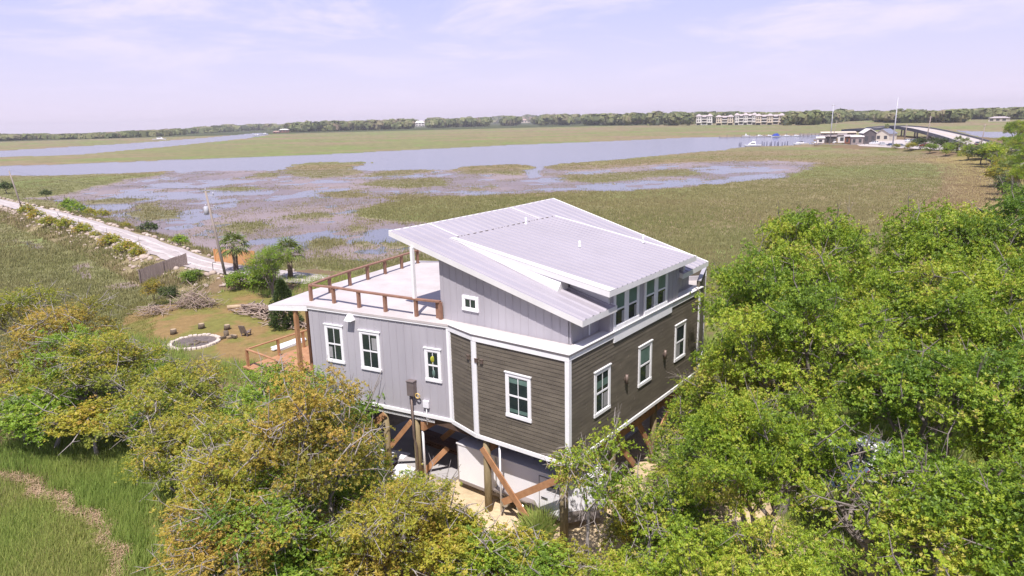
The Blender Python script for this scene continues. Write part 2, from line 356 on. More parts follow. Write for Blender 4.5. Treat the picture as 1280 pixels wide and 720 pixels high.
UPLAND = poly([(165, 760), (172, 700), (180, 640), (176, 590), (140, 540), (120, 480), (135, 430), (152, 400), (175, 388), (250, 372), (330, 345), (392, 338), (470, 350), (600, 380), (880, 420), (1000, 345), (1150, 300), (1232, 262), (1254, 240), (1250, 224), (1238, 209), (1192, 198), (1150, 191.5), (1060, 186.5), (1018, 184), (1018, 175), (1090, 172), (1200, 172), (1330, 176), (1500, 260), (1900, 420), (1900, 760)])
YARD = poly([(150, 403), (160, 388), (250, 378), (300, 372), (345, 385), (395, 400), (400, 470), (300, 470), (200, 440), (158, 425)])
ROADL = np.array([P(x, y, 0.7)[:2] for x, y in [(-260, 205), (-60, 238), (20, 257), (60, 266), (100, 277.5), (140, 290), (175, 301), (205, 313), (235, 324), (262, 332), (300, 338), (345, 344), (400, 350)]])
WRACK = np.array([P(x, y, -.8)[:2] for x, y in [(-30, 596), (20, 597), (50, 604), (42, 617), (80, 622), (88, 640), (118, 645), (122, 655), (140, 660), (128, 678), (155, 690), (150, 712), (140, 760)]])
YL = np.array([P(x, y, 0.)[:2] for x, y in [(1190, 196), (1222, 204), (1246, 222), (1256, 238), (1240, 258), (1200, 276)]])

def warp(x, y):
    r = np.hypot(x, y); A = np.clip(.022 * r, .6, 9)
    s1 = np.clip(.06 * r, 3, 40)
    s1 = 9.0
    wx = x + A * (fbm(x / s1, y / s1, 3, 11) - .5) * 2 + .8 * (fbm(x / 2.1, y / 2.1, 2, 31) - .5) * 2
    wy = y + 1.3 * A * (fbm(x / s1, y / s1, 3, 71) - .5) * 2 + .8 * (fbm(x / 2.1, y / 2.1, 2, 91) - .5) * 2
    return wx, wy
def classify(x, y):
    """0 water 1 mud 2 marsh grass 3 upland 4 causeway"""
    wx, wy = warp(x, y)
    c = np.full(x.shape, 2)
    mud = inside(MUD, wx, wy)
    c[mud] = 1
    for g in GPATCH: c[inside(g, wx, wy)] = 2
    spots = fbm(x / 5.0 + 40, y / 8.0, 4, 5)                      # scattered clumps of grass out on the flats
    c[mud & (spots > .80)] = 2
    for g in NEARMUD: c[inside(g, wx, wy)] = 1
    for g in (RIVER, CHAN, WATER2): c[inside(g, x + (wx - x) * .35, y + (wy - y) * .35)] = 0
    for g in GPATCH[:1] + GPATCH[4:6]: c[inside(g, wx, wy)] = 2
    c[inside(UPLAND, wx * .5 + x * .5, wy * .5 + y * .5)] = 3
    d = dist_poly(ROADL, x, y, False)
    c[(d < 7.2) & (c != 3)] = 4
    return c
def height(x, y, c):
    rr = np.hypot(x, y)
    z = np.full(x.shape, ZM)
    n1 = fbm(x / 7, y / 7, 4, 3); n2 = fbm(x / 28, y / 22, 3, 8)
    wx, wy = warp(x, y)
    wet = np.zeros(x.shape)
    for g in WET: wet[inside(g, wx, wy)] = 1
    mud = ZWATER + .065 + .34 * (n1 - .5) + .22 * (n2 - .5) - .085 * wet
    z = np.where(c == 1, mud, z)
    inm = inside(MUD, wx, wy); z = np.where(c == 2, np.where(inm, -1.06, ZM) + .25 * (n1 - .5), z)
    z = np.where(c == 0, -2.2, z)
    up = c == 3
    du = dist_poly(UPLAND, x, y)
    z = np.where(up, ZM + (0 - ZM) * np.clip(du / 4.0, 0, 1) + .12 * (n1 - .5), z)
    d = dist_poly(ROADL, x, y, False)
    emb = .62 - np.clip((d - 2.6) / 4.4, 0, 1) * 1.5
    z = np.where(d < 7.2, np.maximum(z, emb + .2 * (n1 - .5) * (d > 2.8)), z)
    return z

nfront, nback = 620, 60
th = np.concatenate([np.linspace(-44, 44, nfront), np.linspace(44, 316, nback + 2)[1:-1]])
th = np.radians(90 - th)
dep = np.radians(np.concatenate([np.linspace(88, 47, 12), np.linspace(46, 20, 90), np.linspace(19.9, .17, 560)]))
rad = HC / np.tan(dep)

TH, RR = np.meshgrid(th, rad)
X = (RR * np.cos(TH)).ravel(); Y = (RR * np.sin(TH)).ravel()
CL = classify(X, Y); Z = height(X, Y, CL)
c_grass = np.array([.175, .17, .078]); c_grass2 = np.array([.215, .165, .10]); c_green = np.array([.16, .185, .066])
c_mud = np.array([.235, .175, .155]); c_mud2 = np.array([.175, .132, .122])
nA = fbm(X / 18, Y / 30, 4, 101)[:, None]; nB = fbm((X + .35 * Y) / 170, (Y - .05 * X) / 45, 4, 55)[:, None]; nC = fbm(X / 3, Y / 3, 3, 77)[:, None]
def sm(v, a, b): t = np.clip((v - a) / (b - a), 0, 1); return t * t * (3 - 2 * t)
gcol = c_grass + (c_grass2 - c_grass) * sm(nB, .42, .62) + (c_green - c_grass) * sm(nA, .5, .7)
gcol = gcol * (.8 + .4 * nC)
mcol = c_mud + (c_mud2 - c_mud) * sm(nA, .4, .6)
ucol = np.array([.17, .12, .07]) + (np.array([.12, .125, .04]) - np.array([.17, .12, .07])) * sm(nA, .42, .62)      # leaf litter and weeds
ycol = np.array([.225, .15, .065]) + (np.array([.165, .155, .045]) - np.array([.225, .15, .065])) * sm(fbm(X / 2.5, Y / 2.5, 4, 201)[:, None], .42, .66)
scol = np.array([.50, .39, .25]) * (.8 + .4 * nC)
col = np.where((CL == 1)[:, None], mcol, gcol)
col = np.where(((CL == 2) & inside(MUD, X, Y))[:, None], mcol * .45 + gcol * .55, col)
col = np.where((CL == 0)[:, None], c_mud2, col)
col = np.where((CL == 3)[:, None], ucol, col)
yd = inside(YARD, X, Y)
col = np.where((yd & (CL == 3))[:, None], ycol, col)
dyl = dist_poly(YL, X, Y, False)
col = col + (np.array([.27, .215, .085]) - col) * (sm(-dyl - 6 * (nA[:, 0] - .5), -15, -3) * .8)[:, None]                                  # dry yellow margin by the bridge road
HOUSE_C = np.array([-3.0, 32.0])
dsand = np.hypot((X + 1) / 1.25, (Y - 29.5))                                                                          # trampled sand round the house
sandm = sm(-(dsand + 5 * (fbm(X / 3, Y / 3, 3, 301) - .5)), -12.5, -8.5)[:, None] * (CL == 3)[:, None]
col = col + (scol - col) * sandm
droad = dist_poly(ROADL, X, Y, False)
col = np.where((CL == 4)[:, None], np.array([.215, .175, .10]) * (.6 + .8 * nC), col)
dwr = dist_poly(WRACK, X, Y, False)
col = col + (np.array([.36, .26, .17]) - col) * sm(-(dwr + .8 * (nC[:, 0] - .5)), -.9, -.1)[:, None] * (CL == 2)[:, None]
far = RR.ravel() > 1700
col = np.where(far[:, None], np.array([.06, .07, .03]), col)
wetv = np.where(CL == 1, 1.0, 0.0)
nr, na = RR.shape
i0 = (np.arange(nr - 1)[:, None] * na + np.arange(na)[None, :]); j0 = (np.arange(nr - 1)[:, None] * na + (np.arange(na)[None, :] + 1) % na)
Fq = np.stack([i0, j0, j0 + na, i0 + na], -1).reshape(-1, 4)[:, ::-1]
gm = bpy.data.materials.new('marsh_ground'); gm.use_nodes = True; t = gm.node_tree; n = t.nodes; L = t.links; b = n['Principled BSDF']
ca = n.new('ShaderNodeAttribute'); ca.attribute_name = 'col'; wa = n.new('ShaderNodeAttribute'); wa.attribute_name = 'wet'
tc = n.new('ShaderNodeTexCoord'); nz = n.new('ShaderNodeTexNoise'); nz.inputs['Scale'].default_value = 1.6; nz.inputs['Detail'].default_value = 6; nz.inputs['Roughness'].default_value = .7
L.new(tc.outputs['Object'], nz.inputs['Vector'])
mr = n.new('ShaderNodeMapRange'); mr.inputs[1].default_value = .3; mr.inputs[2].default_value = .7; mr.inputs[3].default_value = .8; mr.inputs[4].default_value = 1.2; L.new(nz.outputs[0], mr.inputs[0])
mu = n.new('ShaderNodeMix'); mu.data_type = 'RGBA'; mu.blend_type = 'MULTIPLY'; mu.inputs[0].default_value = 1
L.new(ca.outputs['Color'], mu.inputs[6]); L.new(mr.outputs[0], mu.inputs[7]); L.new(mu.outputs[2], b.inputs['Base Color'])
rr_ = n.new('ShaderNodeMapRange'); rr_.inputs[3].default_value = .95; rr_.inputs[4].default_value = .38; L.new(wa.outputs['Fac'], rr_.inputs[0]); L.new(rr_.outputs[0], b.inputs['Roughness'])
sp_ = n.new('ShaderNodeMapRange'); sp_.inputs[3].default_value = .1; sp_.inputs[4].default_value = .5; L.new(wa.outputs['Fac'], sp_.inputs[0]); L.new(sp_.outputs[0], b.inputs['Specular IOR Level'])
bm = n.new('ShaderNodeBump'); bm.inputs['Strength'].default_value = .5; bm.inputs['Distance'].default_value = .12
n2 = n.new('ShaderNodeTexNoise'); n2.inputs['Scale'].default_value = 5; n2.inputs['Detail'].default_value = 4; L.new(tc.outputs['Object'], n2.inputs['Vector']); L.new(n2.outputs[0], bm.inputs['Height']); L.new(bm.outputs[0], b.inputs['Normal'])
gr = from_arrays('ground', np.stack([X, Y, Z], -1), Fq, gm, {'col': ('FLOAT_COLOR', np.c_[col, np.ones(len(col))]), 'wet': ('FLOAT', wetv)}, smooth=True)
gr['kind'] = 'structure'

# tidal water: one level sheet, seen wherever the ground dips below it
wm = bpy.data.materials.new('tidal_water'); wm.use_nodes = True; t = wm.node_tree; n = t.nodes; L = t.links; b = n['Principled BSDF']
b.inputs['Base Color'].default_value = (.10, .105, .13, 1); b.inputs['Roughness'].default_value = .16; b.inputs['Specular IOR Level'].default_value = .5
tc = n.new('ShaderNodeTexCoord'); nz = n.new('ShaderNodeTexNoise'); nz.inputs['Scale'].default_value = .9; nz.inputs['Detail'].default_value = 4; L.new(tc.outputs['Object'], nz.inputs['Vector'])
bm = n.new('ShaderNodeBump'); bm.inputs['Strength'].default_value = .25; bm.inputs['Distance'].default_value = .12; L.new(nz.outputs[0], bm.inputs['Height']); L.new(bm.outputs[0], b.inputs['Normal'])
wb = MB(); wb.add([(-2500, 40, ZWATER), (2500, 40, ZWATER), (2500, 2600, ZWATER), (-2500, 2600, ZWATER)], [(0, 1, 2, 3)])
w = wb.build('water', wm); w['kind'] = 'structure'

# causeway road
def ribbon(name, pts, wd, z, mt, lift=0.0):
    pts = np.array(pts); V = []; F = []
    # resample
    S = [pts[0]]
    for a, b in zip(pts[:-1], pts[1:]):
        k = max(2, int(np.linalg.norm(b - a) / 2.5))
        S += [a + (b - a) * (i + 1) / k for i in range(k)]
    S = np.array(S)
    T = np.gradient(S, axis=0); T /= np.linalg.norm(T, axis=1)[:, None]; N = np.stack([-T[:, 1], T[:, 0]], -1)
    rng = np.random.default_rng(5)
    K = 5
    for k in range(K):
        s = (k / (K - 1) - .5) * 2
        wv = wd + (rng.random(len(S)) - .5) * .5 * (abs(s) > .9)
        q = S + N * (s * wv)[:, None]
        V.append(np.c_[q, np.full(len(S), z + lift + .05 * (1 - s * s))])
    n = len(S); V = np.concatenate(V)
    F = [(k * n + i, (k + 1) * n + i, (k + 1) * n + i + 1, k * n + i + 1) for k in range(K - 1) for i in range(n - 1)]
    return from_arrays(name, V, np.array(F)[:, ::-1], mt, smooth=True)
for off_, lb_ in ((-.85, 'left'), (.85, 'right')):
    T_ = np.gradient(ROADL, axis=0); T_ /= np.linalg.norm(T_, axis=1)[:, None]
    o = ribbon('wheel_track', ROADL + np.stack([-T_[:, 1], T_[:, 0]], -1) * off_, .28, .762, mat('worn_wheel_track', (.50, .45, .43), (.40, .35, .335), scale=.8, rough=.9), 0.0); o['kind'] = 'structure'
rd = ribbon('road', ROADL, 2.15, .72, M['asphalt']); rd['kind'] = 'structure'

# boulders dumped along both banks
rng = np.random.default_rng(3)
rk = MB(); rr = random.Random(11)
for i in range(len(ROADL) - 2):
    a, b = ROADL[i], ROADL[i + 1]
    L_ = np.linalg.norm(b - a); nn = np.array([-(b - a)[1], (b - a)[0]]) / L_
    for side in (-1, 1):
        for _ in range(int(L_ * (3.4 if side < 0 else 1.1))):
            t_ = rr.random(); off = abs(rr.gauss(0, 1.6)) + 2.5
            if side > 0: off = 2.5 + rr.random() * 1.0
            q = a + (b - a) * t_ + nn * side * off
            z = .62 - max(0, off - 2.6) / 4.4 * 1.5
            s = rr.uniform(.12, .42) * (1 if off < 3.6 else .75)
            rk.ball((q[0], q[1], z + s * .3), (s * rr.uniform(.8, 1.5), s * rr.uniform(.8, 1.4), s * .8), 6, 4, .25, rr)
o = rk.build('rubble', M['rock']); o['kind'] = 'stuff'; o['label'] = 'pale broken rubble along both banks of the causeway'

# ================================================================== THE RAISED HOUSE
KS = HC / 13.0                                    # the survey below was measured with the camera at 13
TH0 = math.radians(52.316)
HO = np.array([1.60210991, 19.06671264]) * KS
HU = np.array([math.cos(TH0), math.sin(TH0)]); HV = np.array([-HU[1], HU[0]])
ZB, ZT = 2.75, 6.246
def H(u, v, z):
    p = HO + KS * (u * HU + v * HV); return (p[0], p[1], KS * z)
house = thing('raised_house', 'grey and brown coastal house raised on timber piles with a white ribbed metal roof', 'house', H(4, 4, 0))
pC, pB2, pB1, pA = (0, 0), (-.02, 3.65), (.34, 5.04), (-.74, 11.32)
pK = [(1.0, 13.0), (7.3, 12.9), (9.9, 7.0), (11.2, 1.9), (12.3, .83), (9.66, 0)]
def wallframe(a, b):
    """s along a->b, n outward (towards the camera side), z up"""
    a = np.array(a, float); b = np.array(b, float); L_ = np.linalg.norm(b - a); d = (b - a) / L_; nn = np.array([d[1], -d[0]])
    if nn @ np.array([-1, -.35]) < 0 and abs(nn @ np.array([-1, -.35])) > .02: pass
    def fr(s, n_, z):
        q = a + d * s + nn * n_; return H(q[0], q[1], z)
    return fr, L_
# outward normals: walls listed so that (d.y,-d.x) points outwards
FL, LL = wallframe(pB2, pC)       # brown left face: s from B2 to C
FR_, LR = wallframe(pC, (9.66, 0))
FC, LC = wallframe(pB1, pB2)
FG, LG = wallframe(pA, pB1)
FD, LD = wallframe((9.66, 0), (12.3, .83))
_t = np.array(FL(0, 1, 0)) - np.array(FL(0, 0, 0)); SGN = 1 if _t[:2] @ np.array([0, -1]) > 0 else -1
def flip(fr): return (lambda s, n_, z: fr(s, SGN * n_, z))
FL, FC, FG = flip(FL), flip(FC), flip(FG)
_t = np.array(FR_(0, 1, 0)) - np.array(FR_(0, 0, 0)); SG2 = 1 if _t[:2] @ np.array([.79, -.61]) > 0 else -1
_fr, _fd = FR_, FD
FR_ = lambda s, n_, z: _fr(s, SG2 * n_, z)
FD = lambda s, n_, z: _fd(s, SG2 * n_, z)

def lap_wall(fr, L_, z0, z1, name, label, ex=.132):
    b = MB(); nz_ = int((z1 - z0) / ex)
    rng_ = random.Random(int(L_ * 100))
    for i in range(nz_ + 1):
        a = z0 + i * ex; c = min(a + ex, z1)
        if c - a < .01: continue
        b.add([fr(0, .016, a), fr(L_, .016, a), fr(L_, .003, c), fr(0, .003, c)], [(0, 1, 2, 3)])
        b.add([fr(0, 0, a), fr(L_, 0, a), fr(L_, .016, a), fr(0, .016, a)], [(0, 1, 2, 3)])
        for _ in range(max(1, int(L_ / 3))):      # butt joints between boards
            s = rng_.uniform(.3, L_ - .3); b.box(fr, s, s + .006, .004, .0175, a + .004, c - .012)
    b.box(fr, 0, L_, -.12, 0, z0, z1)
    return b.build(name, M['brown'], house, label)
def batten_wall(fr, L_, z0, z1, label, step=.33, skip=None, name='wall', top=None, bat=True):
    b = MB()
    zt = top or (lambda s: z1)
    n_ = 8
    for i in range(n_):
        s0, s1 = L_ * i / n_, L_ * (i + 1) / n_
        b.hexa([fr(s0, -.1, z0), fr(s1, -.1, z0), fr(s1, 0, z0), fr(s0, 0, z0), fr(s0, -.1, zt(s0)), fr(s1, -.1, zt(s1)), fr(s1, 0, zt(s1)), fr(s0, 0, zt(s0))])
    s = step * .5
    while bat and s < L_ - .05:
        b.box(fr, s - .016, s + .016, -.004, .013, z0 + .01, zt(s) - .01); s += step
    return b.build(name, M['grey'], house, label)
lap_wall(FL, LL, ZB, ZT, 'wall', 'brown lap sided wall facing the yellow oaks')
lap_wall(FR_, LR, ZB, ZT, 'wall', 'brown lap sided wall under the four tall clerestory windows')
lap_wall(FC, LC, ZB, ZT, 'wall', 'narrow angled brown wall between the grey and brown sides')
lap_wall(FD, LD, ZB, ZT + .35, 'wall', 'short brown wall past the far corner, rising to a parapet')
batten_wall(FG, LG, ZB, ZT, 'grey board and batten wall below the roof deck')
# back of the house (turned away from the photograph)
bk = MB()
ring = [(12.3, .83), (11.2, 1.9), (9.9, 7.0), (7.3, 12.9), (1.0, 13.0), pA]
for a, b in zip(ring[:-1], ring[1:]):
    f_, l_ = wallframe(a, b); bk.box(f_, 0, l_, -.1, 0, ZB, ZT - .01)
bk.build('wall', M['grey'], house, 'grey back walls towards the marsh')

# trims
tr = MB()
def trim(fr, s0, s1, z0, z1, n_=.045): MB.box(tr, fr, s0, s1, -.02, n_, z0, z1)
trim(FL, LL - .10, LL + .045, ZB - .02, ZT); tr.build('corner_trim', M['white'], house); tr = MB()
trim(FR_, 0.0, .10, ZB - .02, ZT, .043); tr.build('corner_trim', M['white'], house); tr = MB()
trim(FL, -.02, .13, ZB + .02, ZT); tr.build('corner_trim', M['white'], house); tr = MB()
trim(FC, LC - .09, LC + .0, ZB + .02, ZT, .042); tr.build('corner_trim', M['white'], house); tr = MB()
trim(FC, -.01, .10, ZB + .02, ZT, .042); tr.build('corner_trim', M['white'], house); tr = MB()
trim(FG, LG - .10, LG + .02, ZB + .02, ZT, .04); tr.build('corner_trim', M['white'], house); tr = MB()
trim(FR_, LR - .09, LR + .03, ZB, ZT); tr.build('corner_trim', M['white'], house); tr = MB()
trim(FD, LD - .07, LD, ZB, ZT + .3); tr.build('corner_trim', M['white'], house); tr = MB()
for fr, l_, z0, z1, n_ in ((FL, LL, ZB - .06, ZB + .07, .05), (FC, LC, ZB - .06, ZB + .07, .052), (FR_, LR, ZB - .06, ZB + .055, .055), (FD, LD, ZB - .06, ZB + .05, .05), (FG, LG, ZB - .02, ZB + .10, .05)):
    trim(fr, -.02, l_ + .02, z0, z1, n_); tr.build('skirt_board', M['white'], house); tr = MB()
trim(FG, 0, LG - .8, ZB - .22, ZB - .10, -.02); tr.build('skirt_board', M['white'], house); tr = MB()
for fr, l_, s0, z0, n_ in ((FL, LL, 0, ZT - .15, .05), (FC, LC, 0, ZT - .14, .052), (FG, LG, 0, ZT - .05, .05)):
    trim(fr, s0 - .02, l_ + .03, z0, ZT + .0, n_); tr.build('frieze_board', M['white'], house); tr = MB()
trim(FR_, -.02, 2.66, ZT - .13, ZT, .05); tr.build('frieze_board', M['white'], house); tr = MB(); trim(FR_, 6.96, LR + .03, ZT - .13, ZT, .05); tr.build('frieze_board', M['white'], house); tr = MB()
trim(FR_, 2.64, 6.98, ZT - .30, ZT + .02, .055); trim(FR_, 2.62, 7.0, ZT + .02, ZT + .09, .075); tr.build('frieze_board', M['white'], house, 'deeper white band under the clerestory windows'); tr = MB()

# roof deck and ledge
dk = MB()
foot = [(-.06, -.06), (-.07, 3.66), (.28, 5.03), (-.80, 11.34), (-1.54, 12.65), (.66, 13.23), (7.56, 14.11), (8.26, 12.54), (9.9, 7.0), (9.9, -.06)]
dk.prism(foot, ZT + .005, ZT + .085, H)
dk.build('roof_deck', M['membrane'], house)
pf = MB()
pf.add([H(-.80, 11.30, ZT - .13), H(-1.56, 12.67, ZT - .13), H(-1.56, 12.67, ZT + .075), H(-.82, 11.30, ZT + .075)], [(0, 1, 2, 3)])
pf.prism([(-.78, 11.32), (-1.55, 12.66), (.66, 13.245), (7.56, 14.125), (7.4, 13.9), (.7, 13.0), (-1.2, 12.5), (-.5, 11.6)], ZT - .14, ZT + .002, H)
pf.build('porch_fascia', M['white'], house)
lg = MB(); lg.prism([(-.1, -.1), (-.11, 3.67), (.24, 5.0), (.55, 5.2), (.6, .3), (9.85, .3), (9.85, -.1)], ZT + .086, ZT + .105, H)
lg.build('ledge_flashing', M['flash'], house)
pp = MB()
f_, l_ = wallframe((12.3, .83), (12.1, 1.75)); pp.box(f_, 0, l_, -.06, .06, ZT - .3, ZT + .35)
f_, l_ = wallframe((12.1, 1.75), (9.7, 1.75)); pp.box(f_, 0, l_, -.06, .06, ZT - .3, ZT + .33)
pp.build('parapet', M['brown'], house)
pc = MB()
pc.box(FD, -.02, LD + .03, -.10, .05, ZT + .352, ZT + .40)
f_, l_ = wallframe((12.3, .83), (12.1, 1.75)); pc.box(f_, 0, l_, -.1, .1, ZT + .354, ZT + .402)
f_, l_ = wallframe((12.1, 1.75), (9.7, 1.75)); pc.box(f_, 0, l_, -.1, .1, ZT + .335, ZT + .383)
pc.build('parapet_cap', M['grey'], house)
bd = MB(); bd.prism([(9.9, .06), (12.2, .85), (12.0, 1.7), (9.9, 1.7)], ZT - .25, ZT - .2, H); bd.build('balcony_floor', M['membrane'], house)

# upper storey
zr = lambda v: 7.289 + .25445 * v                     # main roof
zd = lambda v: 8.90 - .155 * (6.3 - v)                # dormer roof
FU, LU = wallframe((.75, 5.75), (.75, .42))
_f = FU; FU = (lambda s, n_, z: _f(s, SGN * n_, z))
batten_wall(FU, LU, ZT + .09, 0, 'grey upper wall in the sun under the sloping eave', step=.30, top=lambda s: zr(5.75 - s) - .17)
FU2, LU2 = wallframe((.75, .42), (2.45, .42)); _f2 = FU2; FU2 = (lambda s, n_, z: _f2(s, SG2 * n_, z))
batten_wall(FU2, LU2, ZT + .09, zr(.42) - .17, 'shaded recessed upper wall beside the clerestory', step=.30)
FU3, LU3 = wallframe((2.45, 0.0), (7.6, 0.0)); _f3 = FU3; FU3 = (lambda s, n_, z: _f3(s, SG2 * n_, z))
batten_wall(FU3, LU3, ZT + .09, zd(0) - .14, 'clerestory wall carrying four tall windows', step=.30)
FU4, LU4 = wallframe((7.6, .42), (9.55, .42)); _f4 = FU4; FU4 = (lambda s, n_, z: _f4(s, SG2 * n_, z))
batten_wall(FU4, LU4, ZT + .09, zr(.42) - .17, 'recessed upper wall at the far end', step=.30)
ub = MB()
ub.box(lambda a, b, c: H(a, b, c), 2.46, 2.56, 0.002, .5, ZT + .09, zd(0.0) - .15); ub.box(lambda a, b, c: H(a, b, c), 7.5, 7.6, 0.002, .42, ZT + .09, zd(0) - .15)
f_, l_ = wallframe((.8, 5.75), (9.5, 5.75))
ub.box(lambda a, b, c: H(a, b, c), .86, 9.5, 5.63, 5.73, ZT + .09, zr(5.7) - .17)
ub.hexa([H(9.45, .5, ZT + .09), H(9.55, .5, ZT + .09), H(9.55, 5.72, ZT + .09), H(9.45, 5.72, ZT + .09), H(9.45, .5, zr(.5) - .18), H(9.55, .5, zr(.5) - .18), H(9.55, 5.72, zr(5.72) - .18), H(9.45, 5.72, zr(5.72) - .18)])
ub.build('wall', M['grey'], house, 'side and back returns of the upper storey')
ps = MB(); ps.box(FU2, 1.06, 1.14, -.02, .02, ZT + .1, zr(.42) - .2); ps.build('corner_trim', M['white'], house)
cap = MB(); cap.box(FU, LU - .004, LU + .03, -.1, .02, ZT + .09, zr(.42) - .2); cap.build('corner_trim', M['grey'], house)
# white column under the roof corner
cl = MB(); cl.box(lambda a, b, c: H(.43 + a, 6.7 + b, c), -.055, .055, -.055, .055, ZT + .086, zr(6.7) - .17); cl.build('roof_column', M['white'], house)

# roofs: ribbed metal panels running down the slope
def ribbed(corners, zf, name, label, nrib, edge=.17, rh=.038, rw=.062):
    """corners: (u,v) near-low, far-low, far-high, near-high"""
    nl, fl, fh, nh = [np.array(c, float) for c in corners]
    b = MB()
    def at(s, t):
        lo = nl + (fl - nl) * s; hi = nh + (fh - nh) * s; return lo + (hi - lo) * t
    du = 1.0 / nrib; w_ = rw / np.linalg.norm(fl - nl)
    prof = []
    for i in range(nrib):
        c = i * du
        prof += [(c, 0), (c + du * .5 - w_, 0), (c + du * .5 - w_ * .45, rh), (c + du * .5 + w_ * .45, rh), (c + du * .5 + w_, 0)]
    prof.append((1.0, 0))
    N = 6; vs = []
    for j in range(N + 1):
        for s, h_ in prof:
            q = at(s, j / N); vs.append(H(q[0], q[1], zf(q[1]) + h_))
    k = len(prof)
    b.add(vs, [(j * k + i, j * k + i + 1, (j + 1) * k + i + 1, (j + 1) * k + i) for j in range(N) for i in range(k - 1)])
    u_ = [at(0, 0), at(1, 0), at(1, 1), at(0, 1)]
    bot = [H(q[0], q[1], zf(q[1]) - .05) for q in u_]; tp = [H(q[0], q[1], zf(q[1]) - .004) for q in u_]
    b.hexa(bot + tp)
    ro = b.build(name, M['roof'], house, label)
    fb = MB()
    e = [nl, fl, fh, nh]
    for i in range(4):
        p, q = e[i], e[(i + 1) % 4]; d = (q - p) / np.linalg.norm(q - p); n_ = np.array([-d[1], d[0]])
        if n_ @ (sum(e) / 4 - p) < 0: n_ = -n_
        p2, q2 = p - n_ * .012 - d * .012, q - n_ * .012 + d * .012
        pi, qi = p + n_ * .05, q + n_ * .05
        fb.hexa([H(*p2, zf(p2[1]) - edge), H(*q2, zf(q2[1]) - edge), H(*qi, zf(qi[1]) - edge), H(*pi, zf(pi[1]) - edge), H(*p2, zf(p2[1]) + .025), H(*q2, zf(q2[1]) + .025), H(*qi, zf(qi[1]) - .052), H(*pi, zf(pi[1]) - .052)])
    fb.build('fascia', M['flash'], ro)
    sb = MB(); ins = [nl + (fh - nl) * .012, fl + (nh - fl) * .012, fh + (nl - fh) * .012, nh + (fl - nh) * .012]
    sb.hexa([H(q[0], q[1], zf(q[1]) - .13) for q in ins] + [H(q[0], q[1], zf(q[1]) - .06) for q in ins]); sb.build('soffit', M['white'], ro)
    return ro
ribbed([(.45, -.2), (2.5, -.2), (2.5, 7.83), (.45, 7.83)], zr, 'roof', 'near strip of the main ribbed roof, running down to the corner eave', 5)
ribbed([(2.5, 1.0), (7.7, 1.0), (7.7, 7.92), (2.5, 7.83)], zr, 'roof', 'middle of the main ribbed roof above the dormer', 13)
ribbed([(7.7, -.13), (10.3, -.05), (11.2, 8.05), (7.7, 7.92)], zr, 'roof', 'far strip of the main ribbed roof with its own small eave', 7)
dorm = ribbed([(1.74, -.36), (8.3, -.36), (8.8, 6.36), (2.0, 6.36)], zd, 'roof', 'flatter ribbed dormer roof on top of the main slope', 20, edge=.16, rw=.055)
# white dormer cheek: solid wedge above, set back near the eave
ck = MB()
def wedge(u0, u1, u2, u3, v0, v1):
    ck.hexa([H(u0, v0, zr(v0) + .0), H(u1, v0, zr(v0)), H(u3, v1, zr(v1)), H(u2, v1, zr(v1)), H(u0, v0, zd(v0) - .06), H(u1, v0, zd(v0) - .06), H(u3, v1, zd(v1) - .06), H(u2, v1, zd(v1) - .06)])
wedge(1.86, 2.25, 2.05, 2.3, 1.45, 6.1); wedge(2.36, 2.48, 2.36, 2.48, .02, 1.45); wedge(8.05, 8.2, 8.4, 8.55, .02, 6.0)
ck.build('dormer_cheek', M['flash'], house)
apr = MB(); apr.add([H(1.62, 1.45, zr(1.45) + .05), H(1.87, 1.45, zd(1.45) - .17), H(2.04, 5.9, zr(5.9) + .10), H(1.96, 5.9, zr(5.9) + .045), H(1.62, 1.45, zr(1.45) + .0), H(1.9, 1.45, zr(1.45) + .0), H(2.1, 5.9, zr(5.9) + .0), H(1.98, 5.9, zr(5.9) + .0)],
    [(0, 1, 2, 3), (4, 7, 6, 5), (0, 4, 5, 1), (1, 5, 6, 2), (2, 6, 7, 3), (3, 7, 4, 0)]); apr.build('cheek_flashing', M['flash'], house)
rc = MB(); rc.box(lambda a, b_, c: H(a, 6.36 + b_, zd(6.36) + c), 2.05, 8.75, -.04, .02, .002, .022); rc.build('panel_overlap_shade', M['meter'], dorm)  # dark bar painted in as the shade under the overlapping panel ends
es = MB(); es.hexa([H(1.73, -.37, zd(-.37) + .03), H(2.08, -.37, zd(-.37) + .03), H(2.20, 6.3, zd(6.3) + .03), H(1.99, 6.3, zd(6.3) + .03), H(1.73, -.37, zd(-.37) + .05), H(2.08, -.37, zd(-.37) + .05), H(2.20, 6.3, zd(6.3) + .05), H(1.99, 6.3, zd(6.3) + .05)]); es.build('edge_flashing', M['flash'], dorm)
for u, v, h_ in ((6.3, 6.1, .30), (5.35, 2.95, .24), (8.2, 1.8, .34)):
    vp = MB(); vp.tube([H(u, v, zd(v) - .02), H(u, v, zd(v) + h_)], .05, 10); vp.tube([H(u, v, zd(v)), H(u, v, zd(v) + .09)], [.11, .055], 10); vp.build('vent_pipe', M['pvc'], dorm)

